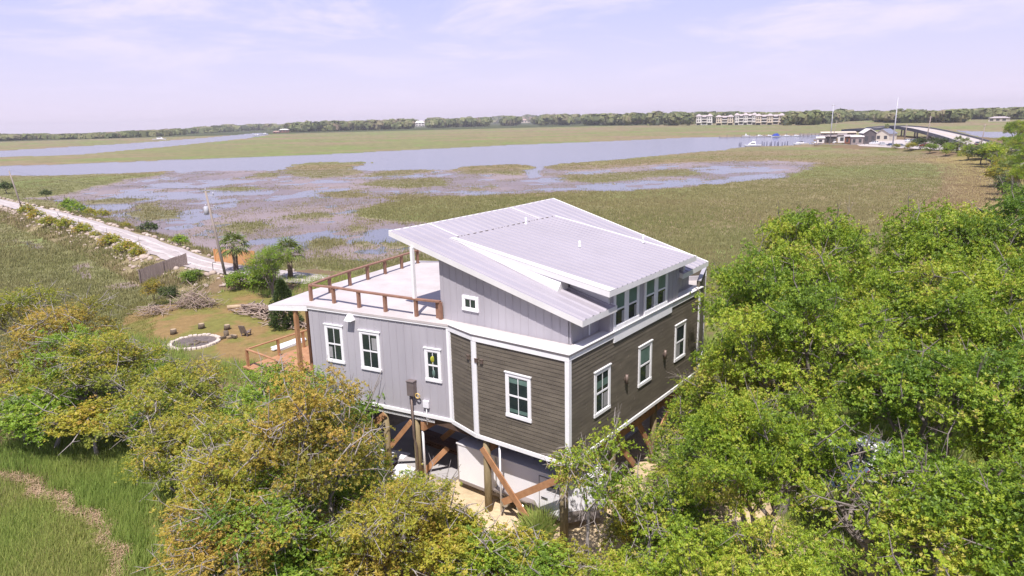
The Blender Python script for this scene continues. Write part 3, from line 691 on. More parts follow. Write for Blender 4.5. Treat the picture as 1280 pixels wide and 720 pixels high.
# windows
def window(fr, s0, s1, z0, z1, label=None, double=True, cas=.105, head=True, shade=None, grid=True, wname='window', curtain=None):
    c = MB()
    c.box(fr, s0, s0 + cas, 0, .045, z0 + cas, z1 - cas); c.box(fr, s1 - cas, s1, 0, .045, z0 + cas, z1 - cas)
    c.box(fr, s0, s1, 0, .046, z1 - cas, z1); c.box(fr, s0 - .012, s1 + .012, 0, .055, z0, z0 + cas)
    if head: c.box(fr, s0 - .03, s1 + .03, 0, .07, z1 + .001, z1 + .035)
    w_ = c.build(wname, M['white'], house, label)
    a0, a1, b0, b1 = s0 + cas, s1 - cas, z0 + cas, z1 - cas
    pb = MB(); pb.box(fr, a0, a1, .004, .020, b0, b1); pb.build('pane', M['glass'], w_)
    sb = MB(); t_ = .026; zm = (b0 + b1) / 2
    if double:
        sb.box(fr, a0, a1, .021, .036, zm - .028, zm + .028)
    for lo, hi, dp in ((b0, zm, .032), (zm, b1, .036)) if double else ((b0, b1, .034),):
        sb.box(fr, a0, a0 + t_, .0205, dp, lo, hi); sb.box(fr, a1 - t_, a1, .0205, dp, lo, hi)
        sb.box(fr, a0 + t_, a1 - t_, .0205, dp - .001, lo, lo + t_); sb.box(fr, a0 + t_, a1 - t_, .0205, dp - .001, hi - t_, hi)
        if grid: mid = (a0 + a1) / 2; sb.box(fr, mid - .012, mid + .012, .0205, dp - .004, lo + t_, hi - t_)
    sb.build('sash', M['white'], w_)
    if curtain:
        c0, c1, d0, d1 = curtain; q_ = MB(); q_.box(fr, a0 + (a1 - a0) * c0, a0 + (a1 - a0) * c1, .0202, .0207, b0 + (b1 - b0) * d0, b0 + (b1 - b0) * d1); q_.build('curtain', M['curtain'], w_)
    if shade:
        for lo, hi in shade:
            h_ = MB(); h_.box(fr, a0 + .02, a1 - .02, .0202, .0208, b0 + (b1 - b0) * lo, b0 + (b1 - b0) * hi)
            h_.build('shade_reflection_panel', M['shade'], w_)
    return w_
window(FL, LL - 2.34, LL - 1.36, 3.81, 5.30, 'window with pale green shades', shade=[(.83, .95), (.06, .15)])
for s0, s1, z0, z1 in ((1.45, 2.45, 3.77, 5.28), (4.43, 5.43, 3.80, 5.28), (7.40, 8.36, 3.85, 5.30)):
    window(FR_, s0, s1, z0, z1, shade=[(.55, .97)] if s0 > 4 and s0 < 5 else ([(.62, .8)] if s0 < 4 else None), grid=s0 < 4, curtain=(.6, .97, .05, .42) if s0 < 5 else (.1, .5, .05, .46))
for s0, s1, z0, z1 in ((5.60, 4.73, 4.20, 5.68), (3.93, 3.0, 4.14, 5.64), (1.05, .38, 4.14, 5.35)):
    window(FG, LG - s0, LG - s1, z0, z1, curtain=(.05, .30, .06, .40) if s0 > 5 else ((.62, .95, .55, .9) if s0 > 3 else None))
b = MB(); s_ = LG - .715
b.ball(FG(s_, .03, 4.98), (.085 * KS, .03, .12 * KS), 10, 6); b.bar(FG(s_, .03, 4.98), FG(s_ - .03, .03, 4.80), .03, .03)
b.build('ornament', mat('yellow_glass_ornament', (.45, .42, .05), (.25, .30, .04), scale=9, rough=.3), house, 'yellow ornament hanging in the smallest grey wall window')
b = MB(); b.ball(FG(s_ + .02, .03, 4.46), (.06 * KS, .03, .13 * KS), 8, 6); b.build('ornament', M['shade'], house, 'pale figure in the lower sash of the smallest grey wall window')
# small square window in the upper wall
_zz = lambda p: None
window(FU, 1.03, 1.73, 6.80, 7.32, 'small square window under the eave', double=False, cas=.10, head=False)
# clerestory: two pairs
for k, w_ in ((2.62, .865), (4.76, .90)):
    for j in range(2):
        window(FR_, k + j * w_, k + j * w_ + w_ - .004, 6.36, 7.66, double=True, cas=.12, head=False, grid=False, shade=[(.52, .99)], curtain=(.70, .98, .04, .40))  # green panels paint the reflection in the upper sash glass

# fittings on the walls
def wall_light(fr, s, z, label='bronze cylinder lamp'):
    b = MB(); b.box(fr, s - .035, s + .035, .018, .04, z - .05, z + .05)
    c = fr(s, .10, z - .16); d = fr(s, .10, z + .16); b.tube([c, d], .055 * KS, 10)
    b.build('wall_light', M['bronze'], house, label)
wall_light(FR_, 3.45, 4.46); wall_light(FR_, 6.41, 4.48)
for s in (LL - 3.52, LL - 3.30):
    b = MB(); b.box(FL, s - .06, s + .06, .016, .07, 5.38, 5.51); b.box(FL, s - .065, s + .065, .016, .085, 5.51, 5.525); b.build('vent_hood', M['bronze'], house)
b = MB(); b.box(FC, LC - .34, LC - .22, .016, .07, 5.40, 5.53); b.box(FC, LC - .345, LC - .215, .016, .085, 5.53, 5.545); b.build('vent_hood', M['bronze'], house)
b = MB(); s = LG - 4.25
b.hexa([FG(s - .16, 0, 6.0), FG(s + .16, 0, 6.0), FG(s + .16, .26, 6.0), FG(s - .16, .26, 6.0), FG(s - .10, 0, 6.22), FG(s + .10, 0, 6.22), FG(s + .10, .13, 6.20), FG(s - .10, .13, 6.20)])
b.build('vent_hood', M['white'], house, 'white vent hood at the top of the grey wall')
b = MB(); s = LG - 1.62
b.box(FG, s - .14, s + .14, .02, .24, 3.52, 4.05); mb = b.build('meter_box', M['meter'], house, bevel=.02)
b = MB(); b.box(FG, s - .15, s + .15, .015, .26, 4.05, 4.08); b.build('lid', M['meter'], mb)
b = MB(); b.tube([FG(s - .04, .12, 3.52), FG(s - .04, .12, 1.9), FG(s - .02, .02, 1.5), FG(s - .02, .02, 0)], .04 * KS, 8); b.tube([FG(s - .10, .10, 3.5), FG(s - .10, .10, 2.5)], .02 * KS, 6); b.build('conduit', M['bronze'], mb)
b = MB(); b.tube([FG(s + .24 + .09 * math.cos(a), .13, 3.53 + .09 * math.sin(a)) for a in np.linspace(0, 6.28, 14)], .022 * KS, 6); b.build('cable_coil', mat('yellow_cable', (.6, .42, .15), rough=.5), mb)
b = MB(); s = LG - 1.08; b.box(FG, s - .12, s + .12, .01, .10, 3.1, 3.38); jb = b.build('utility_box', M['pvc'], house, bevel=.02)
b = MB(); b.tube([FG(s + .0, .05, 3.1), FG(s, .05, 2.45)], .018 * KS, 6); b.bar(FG(s, .05, 2.62), FG(s + .12, .1, 2.72), .02, .02); b.build('conduit', M['pvc'], jb)

# floor frame, piles, bracing
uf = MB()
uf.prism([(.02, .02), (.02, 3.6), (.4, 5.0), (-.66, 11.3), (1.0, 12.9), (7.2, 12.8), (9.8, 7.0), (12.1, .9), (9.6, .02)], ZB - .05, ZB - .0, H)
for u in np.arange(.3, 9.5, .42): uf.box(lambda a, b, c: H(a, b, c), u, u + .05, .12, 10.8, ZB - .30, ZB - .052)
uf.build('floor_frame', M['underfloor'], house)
gb = MB()
for v in (.28, 3.4, 6.4, 9.4):
    gb.box(lambda a, b, c: H(a, b, c), .15, 9.4, v - .08, v + .08, ZB - .62, ZB - .302)
gb.build('girder', M['cedar'], house)
piles = [(.12, .27), (.12, 3.35), (.2, 6.75), (-.05, 8.12), (-.35, 10.6), (3.2, .3), (6.4, .3), (9.3, .3), (3.2, 3.4), (6.4, 3.4), (9.3, 3.4), (3.2, 6.5), (6.4, 6.5), (9.2, 6.5), (3.2, 9.6), (6.4, 9.6)]
for k, (u, v) in enumerate(piles):
    b = MB(); b.tube([H(u, v, -.3), H(u, v, 1.2), H(u, v, ZB - .06)], [.135 * KS, .13 * KS, .12 * KS], 14); b.build('piling', M['pile'], house)
def brace(p, q, w_=.07, h_=.22): b = MB(); b.bar(H(*p), H(*q), w_, h_ * KS); b.build('brace', M['cedar'], house)
brace((-.02, 3.45, 2.35), (-.08, 1.25, .1)); brace((-.03, .2, 2.3), (-.02, 2.6, .62), .07, .22)
brace((-.15, 8.05, 2.45), (-.45, 9.9, .8)); brace((.05, 6.85, 2.4), (.0, 8.0, 1.1), .06, .18)
brace((2.5, 8.0, 2.3), (2.6, 5.3, 1.0)); brace((2.55, 5.6, 2.35), (2.45, 7.7, .5), .08, .22); brace((1.0, 6.0, 1.2), (.5, 6.9, .1), .07, .2)
brace((5.0, .28, 2.3), (6.4, .28, .4)); brace((8.4, .2, 2.4), (6.5, .25, .9)); brace((7.3, .3, 2.2), (9.3, .3, .5)); brace((3.3, .35, 2.3), (5.0, .35, .5))
b = MB(); b.tube([FG(LG - 1.42, -.12, 2.55), FG(LG - 1.42, -.12, .1)], .045 * KS, 10); b.tube([FG(LG - 1.30, -.12, 2.6), FG(LG - 1.42, -.12, 2.5)], .05 * KS, 8); b.build('drain_pipe', M['pvc'], house)
b = MB(); b.tube([H(.03, 2.72, 2.7), H(.03, 2.72, .2)], .035 * KS, 8); b.build('drain_pipe', M['pvc'], house)

# deck railing
rl = MB()
fpts = [(-.25, 11.75), (0, 10.67), (.10, 9.33), (.25, 8.06), (.42, 6.65), (.62, 5.66)]
bpts = [(-.25, 11.75), (1.0, 12.17), (2.28, 12.48), (3.46, 12.70), (4.68, 12.92), (5.91, 13.12), (7.2, 13.36), (7.9, 12.2), (8.6, 9.6), (9.0, 6.4)]
for pts in (fpts, bpts):
    for a, b in zip(pts[:-1], pts[1:]):
        rl.bar(H(*a, ZT + .72), H(*b, ZT + .72), .16 * KS, .055 * KS)
rail = rl.build('railing', M['rail'], house)
for u, v in fpts + bpts[1:]:
    b = MB(); b.box(lambda x, y, z: H(u + x, v + y, z), -.055, .055, -.055, .055, ZT + .086, ZT + .695); b.build('post', M['rail'], rail)
b = MB(); b.box(lambda x, y, z: H(.70 + x, 5.85 + y, z), -.06, .06, -.06, .06, ZT + .086, ZT + .72); b.build('post', M['rail'], rail)

# porch landing at floor level with its own rail
b = MB(); b.box(lambda a, b_, c: H(a, b_, c), -.6, 4.0, 11.5, 16.7, ZB - .10, ZB - .04); lnd = b.build('porch_floor', M['cedar'], house)
b = MB(); b.box(lambda x, y, z: H(-.95 + x, 11.85 + y, z), -.07, .07, -.07, .07, 0, ZT - .14); b.build('porch_post', M['cedar'], house)
b = MB(); b.box(lambda x, y, z: H(.2 + x, 12.7 + y, z), -.07, .07, -.07, .07, 0, ZT - .14); b.build('porch_post', M['cedar'], house)
b = MB()
prp = [(-.55, 11.7), (-.55, 14.1), (-.45, 16.5), (1.2, 16.6), (2.6, 16.65), (3.9, 16.65)]
for a, c in zip(prp[:-1], prp[1:]): b.bar(H(*a, 3.5), H(*c, 3.5), .15, .06)
pr = b.build('railing', M['cedar'], house, 'orange brown porch railing')
for u, v in prp[1:]:
    b = MB(); b.box(lambda x, y, z: H(u + x, v + y, z), -.05, .05, -.05, .05, 0, 3.47); b.build('post', M['cedar'], pr)

# ================================================================== UNDER AND BESIDE THE HOUSE
# white V-nosed cargo trailer
TZ0, TZ1 = .34, 1.78
t_ = thing('cargo_trailer', 'white enclosed cargo trailer with pointed nose parked under the house corner', 'trailer', H(1.5, 2.7, 0))
b = MB(); plan = [(.6, 5.14), (.6, .40), (1.62, -.40), (2.3, .40), (2.3, 5.14)]
b.prism(plan, TZ0, TZ1, H); body = b.build('body', M['trailer'], t_)
b = MB(); b.prism([(.57, 5.17), (.57, .38), (1.62, -.43), (2.33, .38), (2.33, 5.17)], TZ1, TZ1 + .05, H); b.build('roof', M['trailer'], t_)
g1, gl = wallframe((.6, .40), (1.62, -.40)); g2, gl2 = wallframe((1.62, -.40), (2.3, .40))
def outw(fr, ref):
    q = np.array(fr(0, 1, 0)) - np.array(fr(0, 0, 0)); s_ = 1 if q[:2] @ np.array(ref) > 0 else -1
    return lambda s, n_, z: fr(s, s_ * n_, z)
g1 = outw(g1, (0, -1)); g2 = outw(g2, (1, -.2))
b = MB(); b.box(g1, 0, gl, .003, .012, TZ0, TZ0 + .38); b.box(g2, 0, gl2, .003, .012, TZ0, TZ0 + .38); b.build('stone_guard', M['guard'], t_)
ft, fl_ = wallframe((.6, 5.14), (.6, .40)); ft = outw(ft, (-.5, -1))
b = MB(); b.box(ft, 0, fl_, .003, .02, TZ0 - .05, TZ0 + .06); b.build('side_rail', M['guard'], t_)
for s in (0.0, 1.75, fl_ - .05):
    b = MB(); b.box(ft, s, s + .045, .003, .02, TZ0 + .06, TZ1); b.build('seam_strip', M['steel'], t_)
b = MB(); b.box(ft, 3.62, 4.40, .003, .02, TZ0 + .10, TZ1 - .12); dr = b.build('side_door', M['trailer'], t_)
b = MB()
for a in ((3.60, 3.62, TZ0 + .08, TZ1 - .1), (4.40, 4.42, TZ0 + .08, TZ1 - .1), (3.62, 4.40, TZ1 - .12, TZ1 - .10)): b.box(ft, a[0], a[1], .003, .03, a[2], a[3])
b.build('frame', M['guard'], dr)
b = MB(); b.bar(ft(3.70, .05, TZ0 + .6), ft(3.95, .05, TZ0 + .6), .03, .04); b.build('handle', M['black'], dr)
b = MB(); b.box(ft, 3.9, 4.42, .021, .03, TZ0 + .9, TZ0 + 1.12); b.build('window', M['darkwin'], dr)
def wheel(parent, c, ax, r, w_, name='wheel'):
    c = np.array(c, float); ax = np.array(ax, float); ax /= np.linalg.norm(ax)
    b = MB(); prof = [(-.5, .62), (-.5, .88), (-.4, .98), (-.2, 1.0), (.2, 1.0), (.4, .98), (.5, .88), (.5, .62)]
    b.tube([c + ax * w_ * p for p, q in prof], [r * q for p, q in prof], 20); wl = b.build(name, M['black'], parent)
    b = MB(); b.tube([c - ax * w_ * .46, c + ax * w_ * .53], [r * .58, r * .58], 16); b.tube([c + ax * w_ * .53, c + ax * w_ * .62], [r * .2, r * .16], 10)
    b.build('rim', M['rim'], wl); return wl
for s in (2.25, 2.95):
    q = np.array(ft(s, .10, .30)); wheel(t_, q, np.array(ft(0, 1, 0)) - np.array(ft(0, 0, 0)), .30 * KS, .2 * KS)
b = MB()
for s0, s1, z0, z1 in ((1.80, 3.40, .62, .68),): b.box(ft, s0, s1, .003, .24, z0, z1)
b.hexa([ft(1.55, .003, .3), ft(1.8, .003, .62), ft(1.8, .24, .62), ft(1.55, .24, .3), ft(1.55, .003, .36), ft(1.8, .003, .68), ft(1.8, .24, .68), ft(1.55, .24, .36)])
b.hexa([ft(3.4, .003, .62), ft(3.65, .003, .3), ft(3.65, .24, .3), ft(3.4, .24, .62), ft(3.4, .003, .68), ft(3.65, .003, .36), ft(3.65, .24, .36), ft(3.4, .24, .68)])
b.build('fender', M['guard'], t_)
b = MB(); b.bar(H(1.62, -.40, .40), H(1.62, -1.2, .38), .10, .10); b.tube([H(1.62, -1.0, .75), H(1.62, -1.0, .02)], .04, 8); b.build('drawbar', M['black'], t_)

# boards, sheets and lumber lying in the shade of the house
def boards(name, label, cat, c, n, L_, w_, th_, rz, mt, spread=.5, seed=1, messy=.1, group=None):
    rg = random.Random(seed); root = thing(name, label, cat, c, group)
    for i in range(n):
        b = MB(); a = rz + rg.gauss(0, messy); lay = i // 4
        x, y = rg.uniform(-spread, spread) * .3, ((i % 4) - 1.5) * w_ * 1.05 + rg.uniform(-.03, .03)
        fr = frame((c[0] + x * math.cos(rz) - y * math.sin(rz), c[1] + x * math.sin(rz) + y * math.cos(rz), c[2]), a)
        l_ = L_ * rg.uniform(.8, 1.05)
        b.box(fr, -l_ / 2, l_ / 2, -w_ / 2, w_ / 2, lay * th_ * 1.08, lay * th_ * 1.08 + th_)
        b.build('board', mt, root)
    return root
def gp(px, py, z=0): return P(px, py, z)
GA = math.atan2(HV[1], HV[0])
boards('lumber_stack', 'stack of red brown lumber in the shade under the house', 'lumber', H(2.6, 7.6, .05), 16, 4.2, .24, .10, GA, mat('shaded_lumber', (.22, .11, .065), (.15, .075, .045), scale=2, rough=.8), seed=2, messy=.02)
boards('foam_sheets', 'white foam sheets lying beside the leftmost grey wall pile', 'sheets', H(.15, 8.9, .08), 5, 1.9, .62, .07, GA + .15, M['white'], seed=5, messy=.12)
boards('panel_stack', 'white panel leaning in the sun next to the meter pile', 'panel', H(.15, 7.55, .05), 3, 1.1, .7, .09, GA + .5, M['white'], seed=6, messy=.05)
boards('white_boards', 'bundle of long white boards lying on the yard beside the porch', 'boards', gp(361, 431, .02), 7, 3.2, .30, .09, 1.02, M['white'], seed=8, messy=.05)
sl = MB(); sl.prism([(.6, 5.6), (.6, 10.8), (9.0, 10.8), (9.0, 2.0), (3.0, 2.0), (3.0, 5.6)], .02, .14, H); sb = sl.build('slab', M['slab']); sb['kind'] = 'structure'

# ---- yard: fire ring, logs, chair, driftwood
c0 = gp(243.5, 429); root = thing('fire_ring', 'round stone fire ring full of ash in the middle of the yard', 'fire pit', c0)
b = MB(); b.tube([(c0[0], c0[1], .0), (c0[0], c0[1], .09)], [1.78, 1.70], 30); b.build('ash_bed', M['ash'], root)
rg = random.Random(4)
for i in range(32):
    a = 2 * math.pi * i / 32; b = MB(); fr = frame((c0[0] + 1.86 * math.cos(a), c0[1] + 1.86 * math.sin(a), -.05), a + rg.uniform(-.08, .08))
    b.box(fr, -.17, .17, -.165, .165, 0, .26 + rg.uniform(-.03, .05)); b.build('stone', M['stone'], root, bevel=.05)
b = MB()
for k in range(9):
    a = rg.uniform(0, 6.3); r_ = rg.uniform(0, .8); b.ball((c0[0] + r_ * math.cos(a) + .3, c0[1] + r_ * math.sin(a) - .2, .12), (.18, .14, .09), 7, 4, .25, rg)
b.build('charred_wood', M['stump'], root)
for i, (px, py, r_, h_, lb) in enumerate(((217, 418, .26, .46, 'dark upright log seat left of the fire ring'), (252, 411, .27, .48, 'upright log seat directly behind the fire ring'), (284, 412, .26, .44, 'mossy upright log seat at the right behind the fire ring'))):
    q = gp(px, py); root = thing('log_seat', lb, 'log', q, 'log seats round the fire ring')
    b = MB(); b.tube([(q[0], q[1], 0), (q[0] + .02, q[1], h_ * .6), (q[0] + .03, q[1], h_)], [r_ * 1.08, r_, r_ * .97], 14); b.build('log', M['stump'], root)
    b = MB(); b.tube([(q[0] + .03, q[1], h_), (q[0] + .03, q[1], h_ + .012)], r_ * .85, 14); b.build('end_grain', M['logend'], root)
q = gp(287, 423); root = thing('firewood_heap', 'small heap of split firewood and a dark log by the fire ring', 'firewood', q)
for k in range(7):
    b = MB(); a = rg.uniform(0, 3.1); x, y = q[0] + rg.uniform(-.45, .45), q[1] + rg.uniform(-.3, .3); z = .1 + .07 * (k // 3)
    b.bar((x - .3 * math.cos(a), y - .3 * math.sin(a), z), (x + .3 * math.cos(a), y + .3 * math.sin(a), z + .03), .16, .15); b.build('log', M['logend'] if k % 2 else M['stump'], root)
b = MB(); b.tube([(q[0] - .3, q[1] + .15, 0), (q[0] - .3, q[1] + .15, .62)], .2, 10); b.build('upright_log', M['stump'], root)
# high-backed slab chair seen from behind
q = gp(308, 420); root = thing('plank_chair', 'weathered high backed plank chair on the lawn right of the fire ring', 'chair', q); _fc = frame(q, 2.9); fr = lambda a, b_, z: _fc(a * .85, b_ * .85, z * .85)
b = MB(); b.box(fr, -.35, .35, -.32, .34, .36, .43); b.build('seat', M['fencewood'], root)
b = MB(); b.hexa([fr(-.36, .30, .40), fr(.36, .30, .40), fr(.36, .37, .40), fr(-.36, .37, .40), fr(-.33, .62, 1.25), fr(.33, .62, 1.25), fr(.33, .69, 1.25), fr(-.33, .69, 1.25)]); b.build('backrest', M['fencewood'], root)
for sx in (-1, 1):
    for sy in (-.28, .30):
        b = MB(); b.box(fr, sx * .31 - .04, sx * .31 + .04, sy - .04, sy + .04, 0, .36); b.build('leg', M['fencewood'], root)
    b = MB(); b.box(fr, sx * .38 - .06, sx * .38 + .06, -.36, .36, .60, .64); b.box(fr, sx * .36 - .03, sx * .36 + .03, -.33, -.27, .36, .60); b.build('armrest', M['fencewood'], root)

def debris(name, label, cat, c, n, lx, ly, L_, r0, mt, seed, hz=.5, tail=0.0, rz=0.0, flat=.25, group=None):
    """loose heap of crooked sticks; each heap is one tangled mass"""
    rg = random.Random(seed); b = MB()
    for i in range(n):
        x, y = rg.gauss(0, .45) * lx, rg.gauss(0, .45) * ly
        hh = hz * math.exp(-(x / lx) ** 2 - (y / ly) ** 2) * rg.random()
        a = rg.uniform(0, 6.28) if tail == 0 else rz + rg.gauss(0, tail); l_ = L_ * rg.uniform(.4, 1.2); d = np.array((math.cos(a), math.sin(a), rg.gauss(0, flat)))
        cr, sr = math.cos(rz), math.sin(rz); p = np.array((c[0] + x * cr - y * sr, c[1] + x * sr + y * cr, c[2] + hh + .08))
        pts = [p - d * l_ / 2, p + np.array((rg.gauss(0, .08), rg.gauss(0, .08), rg.gauss(.03, .06))) * l_, p + d * l_ / 2]
        for q in pts: q[2] = max(q[2], c[2] + .02)
        r_ = r0 * rg.uniform(.4, 1.3); b.tube(pts, [r_, r_ * .8, r_ * .45], 5)
    o = b.build(name, mt); o['kind'] = 'thing'; tag(o, label, cat, group); return o
debris('driftwood_pile', 'long pile of grey weathered boards and driftwood at the edge of the yard', 'woodpile', gp(326, 393), 150, 3.4, 1.2, 2.2, .07, M['driftwood'], 21, .9, .5, -.75, .08)
debris('driftwood_pile', 'lower end of the board pile running towards the porch post', 'woodpile', gp(362, 408), 90, 2.6, .9, 1.6, .06, M['driftwood'], 22, .6, .6, -.5, .08)
q = gp(297, 386); b = MB(); b.tube([q + (-.9, -.15, .2), q + (.0, 0, .22), q + (.9, .1, .2)], [.22, .21, .18], 10); o = b.build('fallen_log', M['logend']); tag(o, 'pale barkless log lying on the lawn beside the driftwood', 'log')
debris('brush_heap', 'heap of dead grey brush behind the lawn, below the plank fence', 'brush', gp(246, 384), 190, 2.4, 1.3, 2.0, .03, M['driftwood'], 23, 1.5, 0, 0, .55)
debris('brush_heap', 'dead brown brush heap at the far left corner of the lawn', 'brush', gp(192, 392), 90, 1.8, 1.0, 1.5, .03, M['driftwood'], 24, .8, 0, 0, .4)

# ---- fences, gate post, poles
def fence(name, label, a, b_, h_, mt, thick=.05, pw=.14, gap=.012, cat='fence', post=True, sag=.0, seed=1):
    a = np.array(a, float); b_ = np.array(b_, float); L_ = np.linalg.norm(b_[:2] - a[:2]); d = (b_ - a) / L_
    root = thing(name, label, cat, a); rz = math.atan2(d[1], d[0]); rg = random.Random(seed)
    fr = lambda s, n_, z: (a[0] + d[0] * s - d[1] * n_, a[1] + d[1] * s + d[0] * n_, a[2] + d[2] * s + z)
    pb = MB(); s = 0
    while s < L_ - .02:
        e_ = min(s + pw - gap, L_); t0 = h_ + rg.uniform(-.05, .05); pb.box(fr, s, e_, 0, thick * .5, .05 + rg.uniform(-.03, .03), t0); s += pw
    pb.build('plank_panel', mt, root)
    for z in (.3, h_ - .3):
        rb = MB(); rb.box(fr, 0, L_, thick * .52, thick * .52 + .05, z - .05, z + .05); rb.build('rail', mt, root)
    k = max(2, int(L_ / 2.4) + 1)
    for i in range(k):
        s = L_ * i / (k - 1); q = MB(); q.box(fr, s - .06, s + .06, -.10, -.004, -.6, h_ + .04); q.build('post', mt, root)
    return root
fence('plank_fence', 'tall weathered grey plank fence standing at the end of the causeway', gp(176, 357, -.9), gp(234.5, 336, .25), 1.95, M['fencewood'], seed=3)
fence('cedar_fence', 'short run of new orange cedar fence behind the nearest palm', gp(270, 331, .3), gp(320, 334, .3), 2.05, M['orangewood'], seed=4)
q = gp(267, 342, .4); root = thing('gate_post', 'thin black gate post with a bent top at the roadside', 'post', q)
b = MB(); b.tube([q, q + (0, 0, 1.25), q + (.08, 0, 1.36), q + (.45, 0, 1.38)], .035, 8); b.build('bent_pipe', M['black'], root)
b = MB(); b.box(frame(q, 0), -.12, .12, -.12, .12, -.2, .04); b.build('footing', M['slab'], root)
# utility poles
def upole(label, base, top_h, lean=(0, 0), can=True, r0=.16):
    root = thing('utility_pole', label, 'utility pole', base, 'wooden utility poles beside the causeway')
    base = np.array(base); top = base + (lean[0], lean[1], top_h)
    at = lambda k: base + (top - base) * k
    b = MB(); b.tube([at(-.03), at(.5), at(1)], [r0, r0 * .85, r0 * .68], 12); b.build('pole', M['pole'], root)
    if can:
        b = MB(); c = at(.80) + (-.36, -.1, 0); b.tube([c - (0, 0, .45), c - (0, 0, .42), c + (0, 0, .42), c + (0, 0, .47)], [.2, .25, .25, .18], 14); tf = b.build('transformer', M['greycan'], root)
        b = MB(); b.tube([c + (.0, 0, .45), c + (0, 0, .72)], [.06, .04], 8); b.build('bushing', M['greycan'], tf)
        b = MB(); b.bar(at(.96) + (-.15, 0, 0), at(.96) + (.75, .1, -.1), .09, .09); b.tube([at(.96) + (.7, .1, -.05), at(.96) + (.7, .1, .25)], .06, 8); b.build('bracket', M['greycan'], root)
        b = MB(); b.bar(at(.83) + (.1, 0, 0), at(.83) + (.55, .1, -.05), .08, .08); b.tube([at(.83) + (.5, .1, 0), at(.83) + (.5, .1, .22)], .06, 8); b.build('bracket', M['greycan'], root)
    b = MB(); b.tube([top - (0, 0, .02), top + (0, 0, .25)], .04, 8); b.build('insulator', M['greycan'], root)
    return at
pb1 = gp(285, 358, 0.1); p1 = upole('leaning wooden utility pole with a grey transformer can near the palms', pb1, 10.6, (-1.15, 0, )[:2])
pb2 = gp(30, 268, .2); p2 = upole('bare wooden utility pole far up the causeway at the left', pb2, 9.2, (-1.4, 0), can=False, r0=.17)
for k, (z, lb) in enumerate(((1.0, 'upper overhead wire sagging between the two causeway poles'), (.82, 'lower overhead wire sagging between the two causeway poles'))):
    a, c = p1(z) + (0, 0, .2), p2(z) + (0, 0, .2); b = MB()
    b.tube([a + (c - a) * s - np.array((0, 0, 4 * .9 * s * (1 - s))) for s in np.linspace(0, 1, 25)], .013, 4, cap=False); o = b.build('overhead_wire', M['cable']); tag(o, lb, 'wire', 'wires between the causeway poles')

# ================================================================== VEGETATION
def nrm(a): return a / (np.linalg.norm(a, axis=-1, keepdims=True) + 1e-9)
def rosettes(C, A, n, L, Wd, rng, tint, spread=(.15, 1.0), tj=.10, droop=0.0):
    """n leaves radiating from every centre C about axis A; returns quads + tint"""
    N = len(C); a = np.where(np.abs(A[:, 2:3]) < .9, [[0, 0, 1.]], [[1., 0, 0]]); e1 = nrm(np.cross(A, a)); e2 = np.cross(A, e1)
    V = []; T = []
    ph0 = rng.random(N) * 6.283
    for j in range(n):
        ph = ph0 + 6.283 * j / n + rng.normal(0, .35, N)
        k = rng.uniform(*spread, N)[:, None]
        d = nrm(A * k + np.cos(ph)[:, None] * e1 + np.sin(ph)[:, None] * e2)
        if droop: d = nrm(d + np.array([0, 0, -droop]))
        s = nrm(np.cross(A, d) + rng.normal(0, .35, (N, 3)))
        l = (L * rng.uniform(.65, 1.25, N))[:, None]; w_ = (Wd * rng.uniform(.7, 1.25, N))[:, None]
        up = nrm(np.cross(d, s))
        V.append(np.stack([C + d * l * .12, C + d * l * .55 + s * w_ * .5 + up * w_ * .1, C + d * l, C + d * l * .55 - s * w_ * .5 + up * w_ * .1], 1))
        T.append(np.repeat((tint + rng.normal(0, tj, N))[:, None], 4, 1))
    V = np.concatenate(V).reshape(-1, 3); T = np.clip(np.concatenate(T).ravel(), 0, 1)
    return V, np.arange(len(V)).reshape(-1, 4), T

def branch_tree(tips, root, r_root, rng, mb, sides=5, wob=.10, minr=.012, depth=0, rdir=None):
    tips = np.asarray(tips)
    if len(tips) == 0: return
    if len(tips) <= 2 or depth > 8:
        for t in tips:
            d = t - root; mid = root + d * .5 + rng.normal(0, wob, 3) * np.linalg.norm(d)
            mb.tube([root, mid, t], [max(r_root * .7, minr), max(minr, r_root * .45), minr * .7], 3, cap=False)
        return
    k = 2 if len(tips) < 8 else (3 if depth > 0 else 4)
    c = tips[rng.choice(len(tips), k, replace=False)]
    for _ in range(5):
        lab = np.argmin(((tips[:, None] - c[None]) ** 2).sum(-1), 1)
        c = np.array([tips[lab == i].mean(0) if (lab == i).any() else c[i] for i in range(k)])
    for i in range(k):
        g = tips[lab == i]
        if not len(g): continue
        f = rng.uniform(.42, .6) if depth else rng.uniform(.5, .62)
        end = root + (c[i] - root) * f; d = end - root; l = np.linalg.norm(d)
        r1 = max(minr, r_root * (len(g) / len(tips)) ** .42)
        p1 = root + d * .35 + rng.normal(0, wob, 3) * l; p2 = root + d * .7 + rng.normal(0, wob, 3) * l
        mb.tube([root - d * .04, p1, p2, end], [min(r_root * .95, r1 * 1.25), r1 * 1.05, r1 * .95, r1 * .85], sides if r1 > .03 else 4, cap=False)
        branch_tree(g, end, r1 * .85, rng, mb, sides, wob, minr, depth + 1)

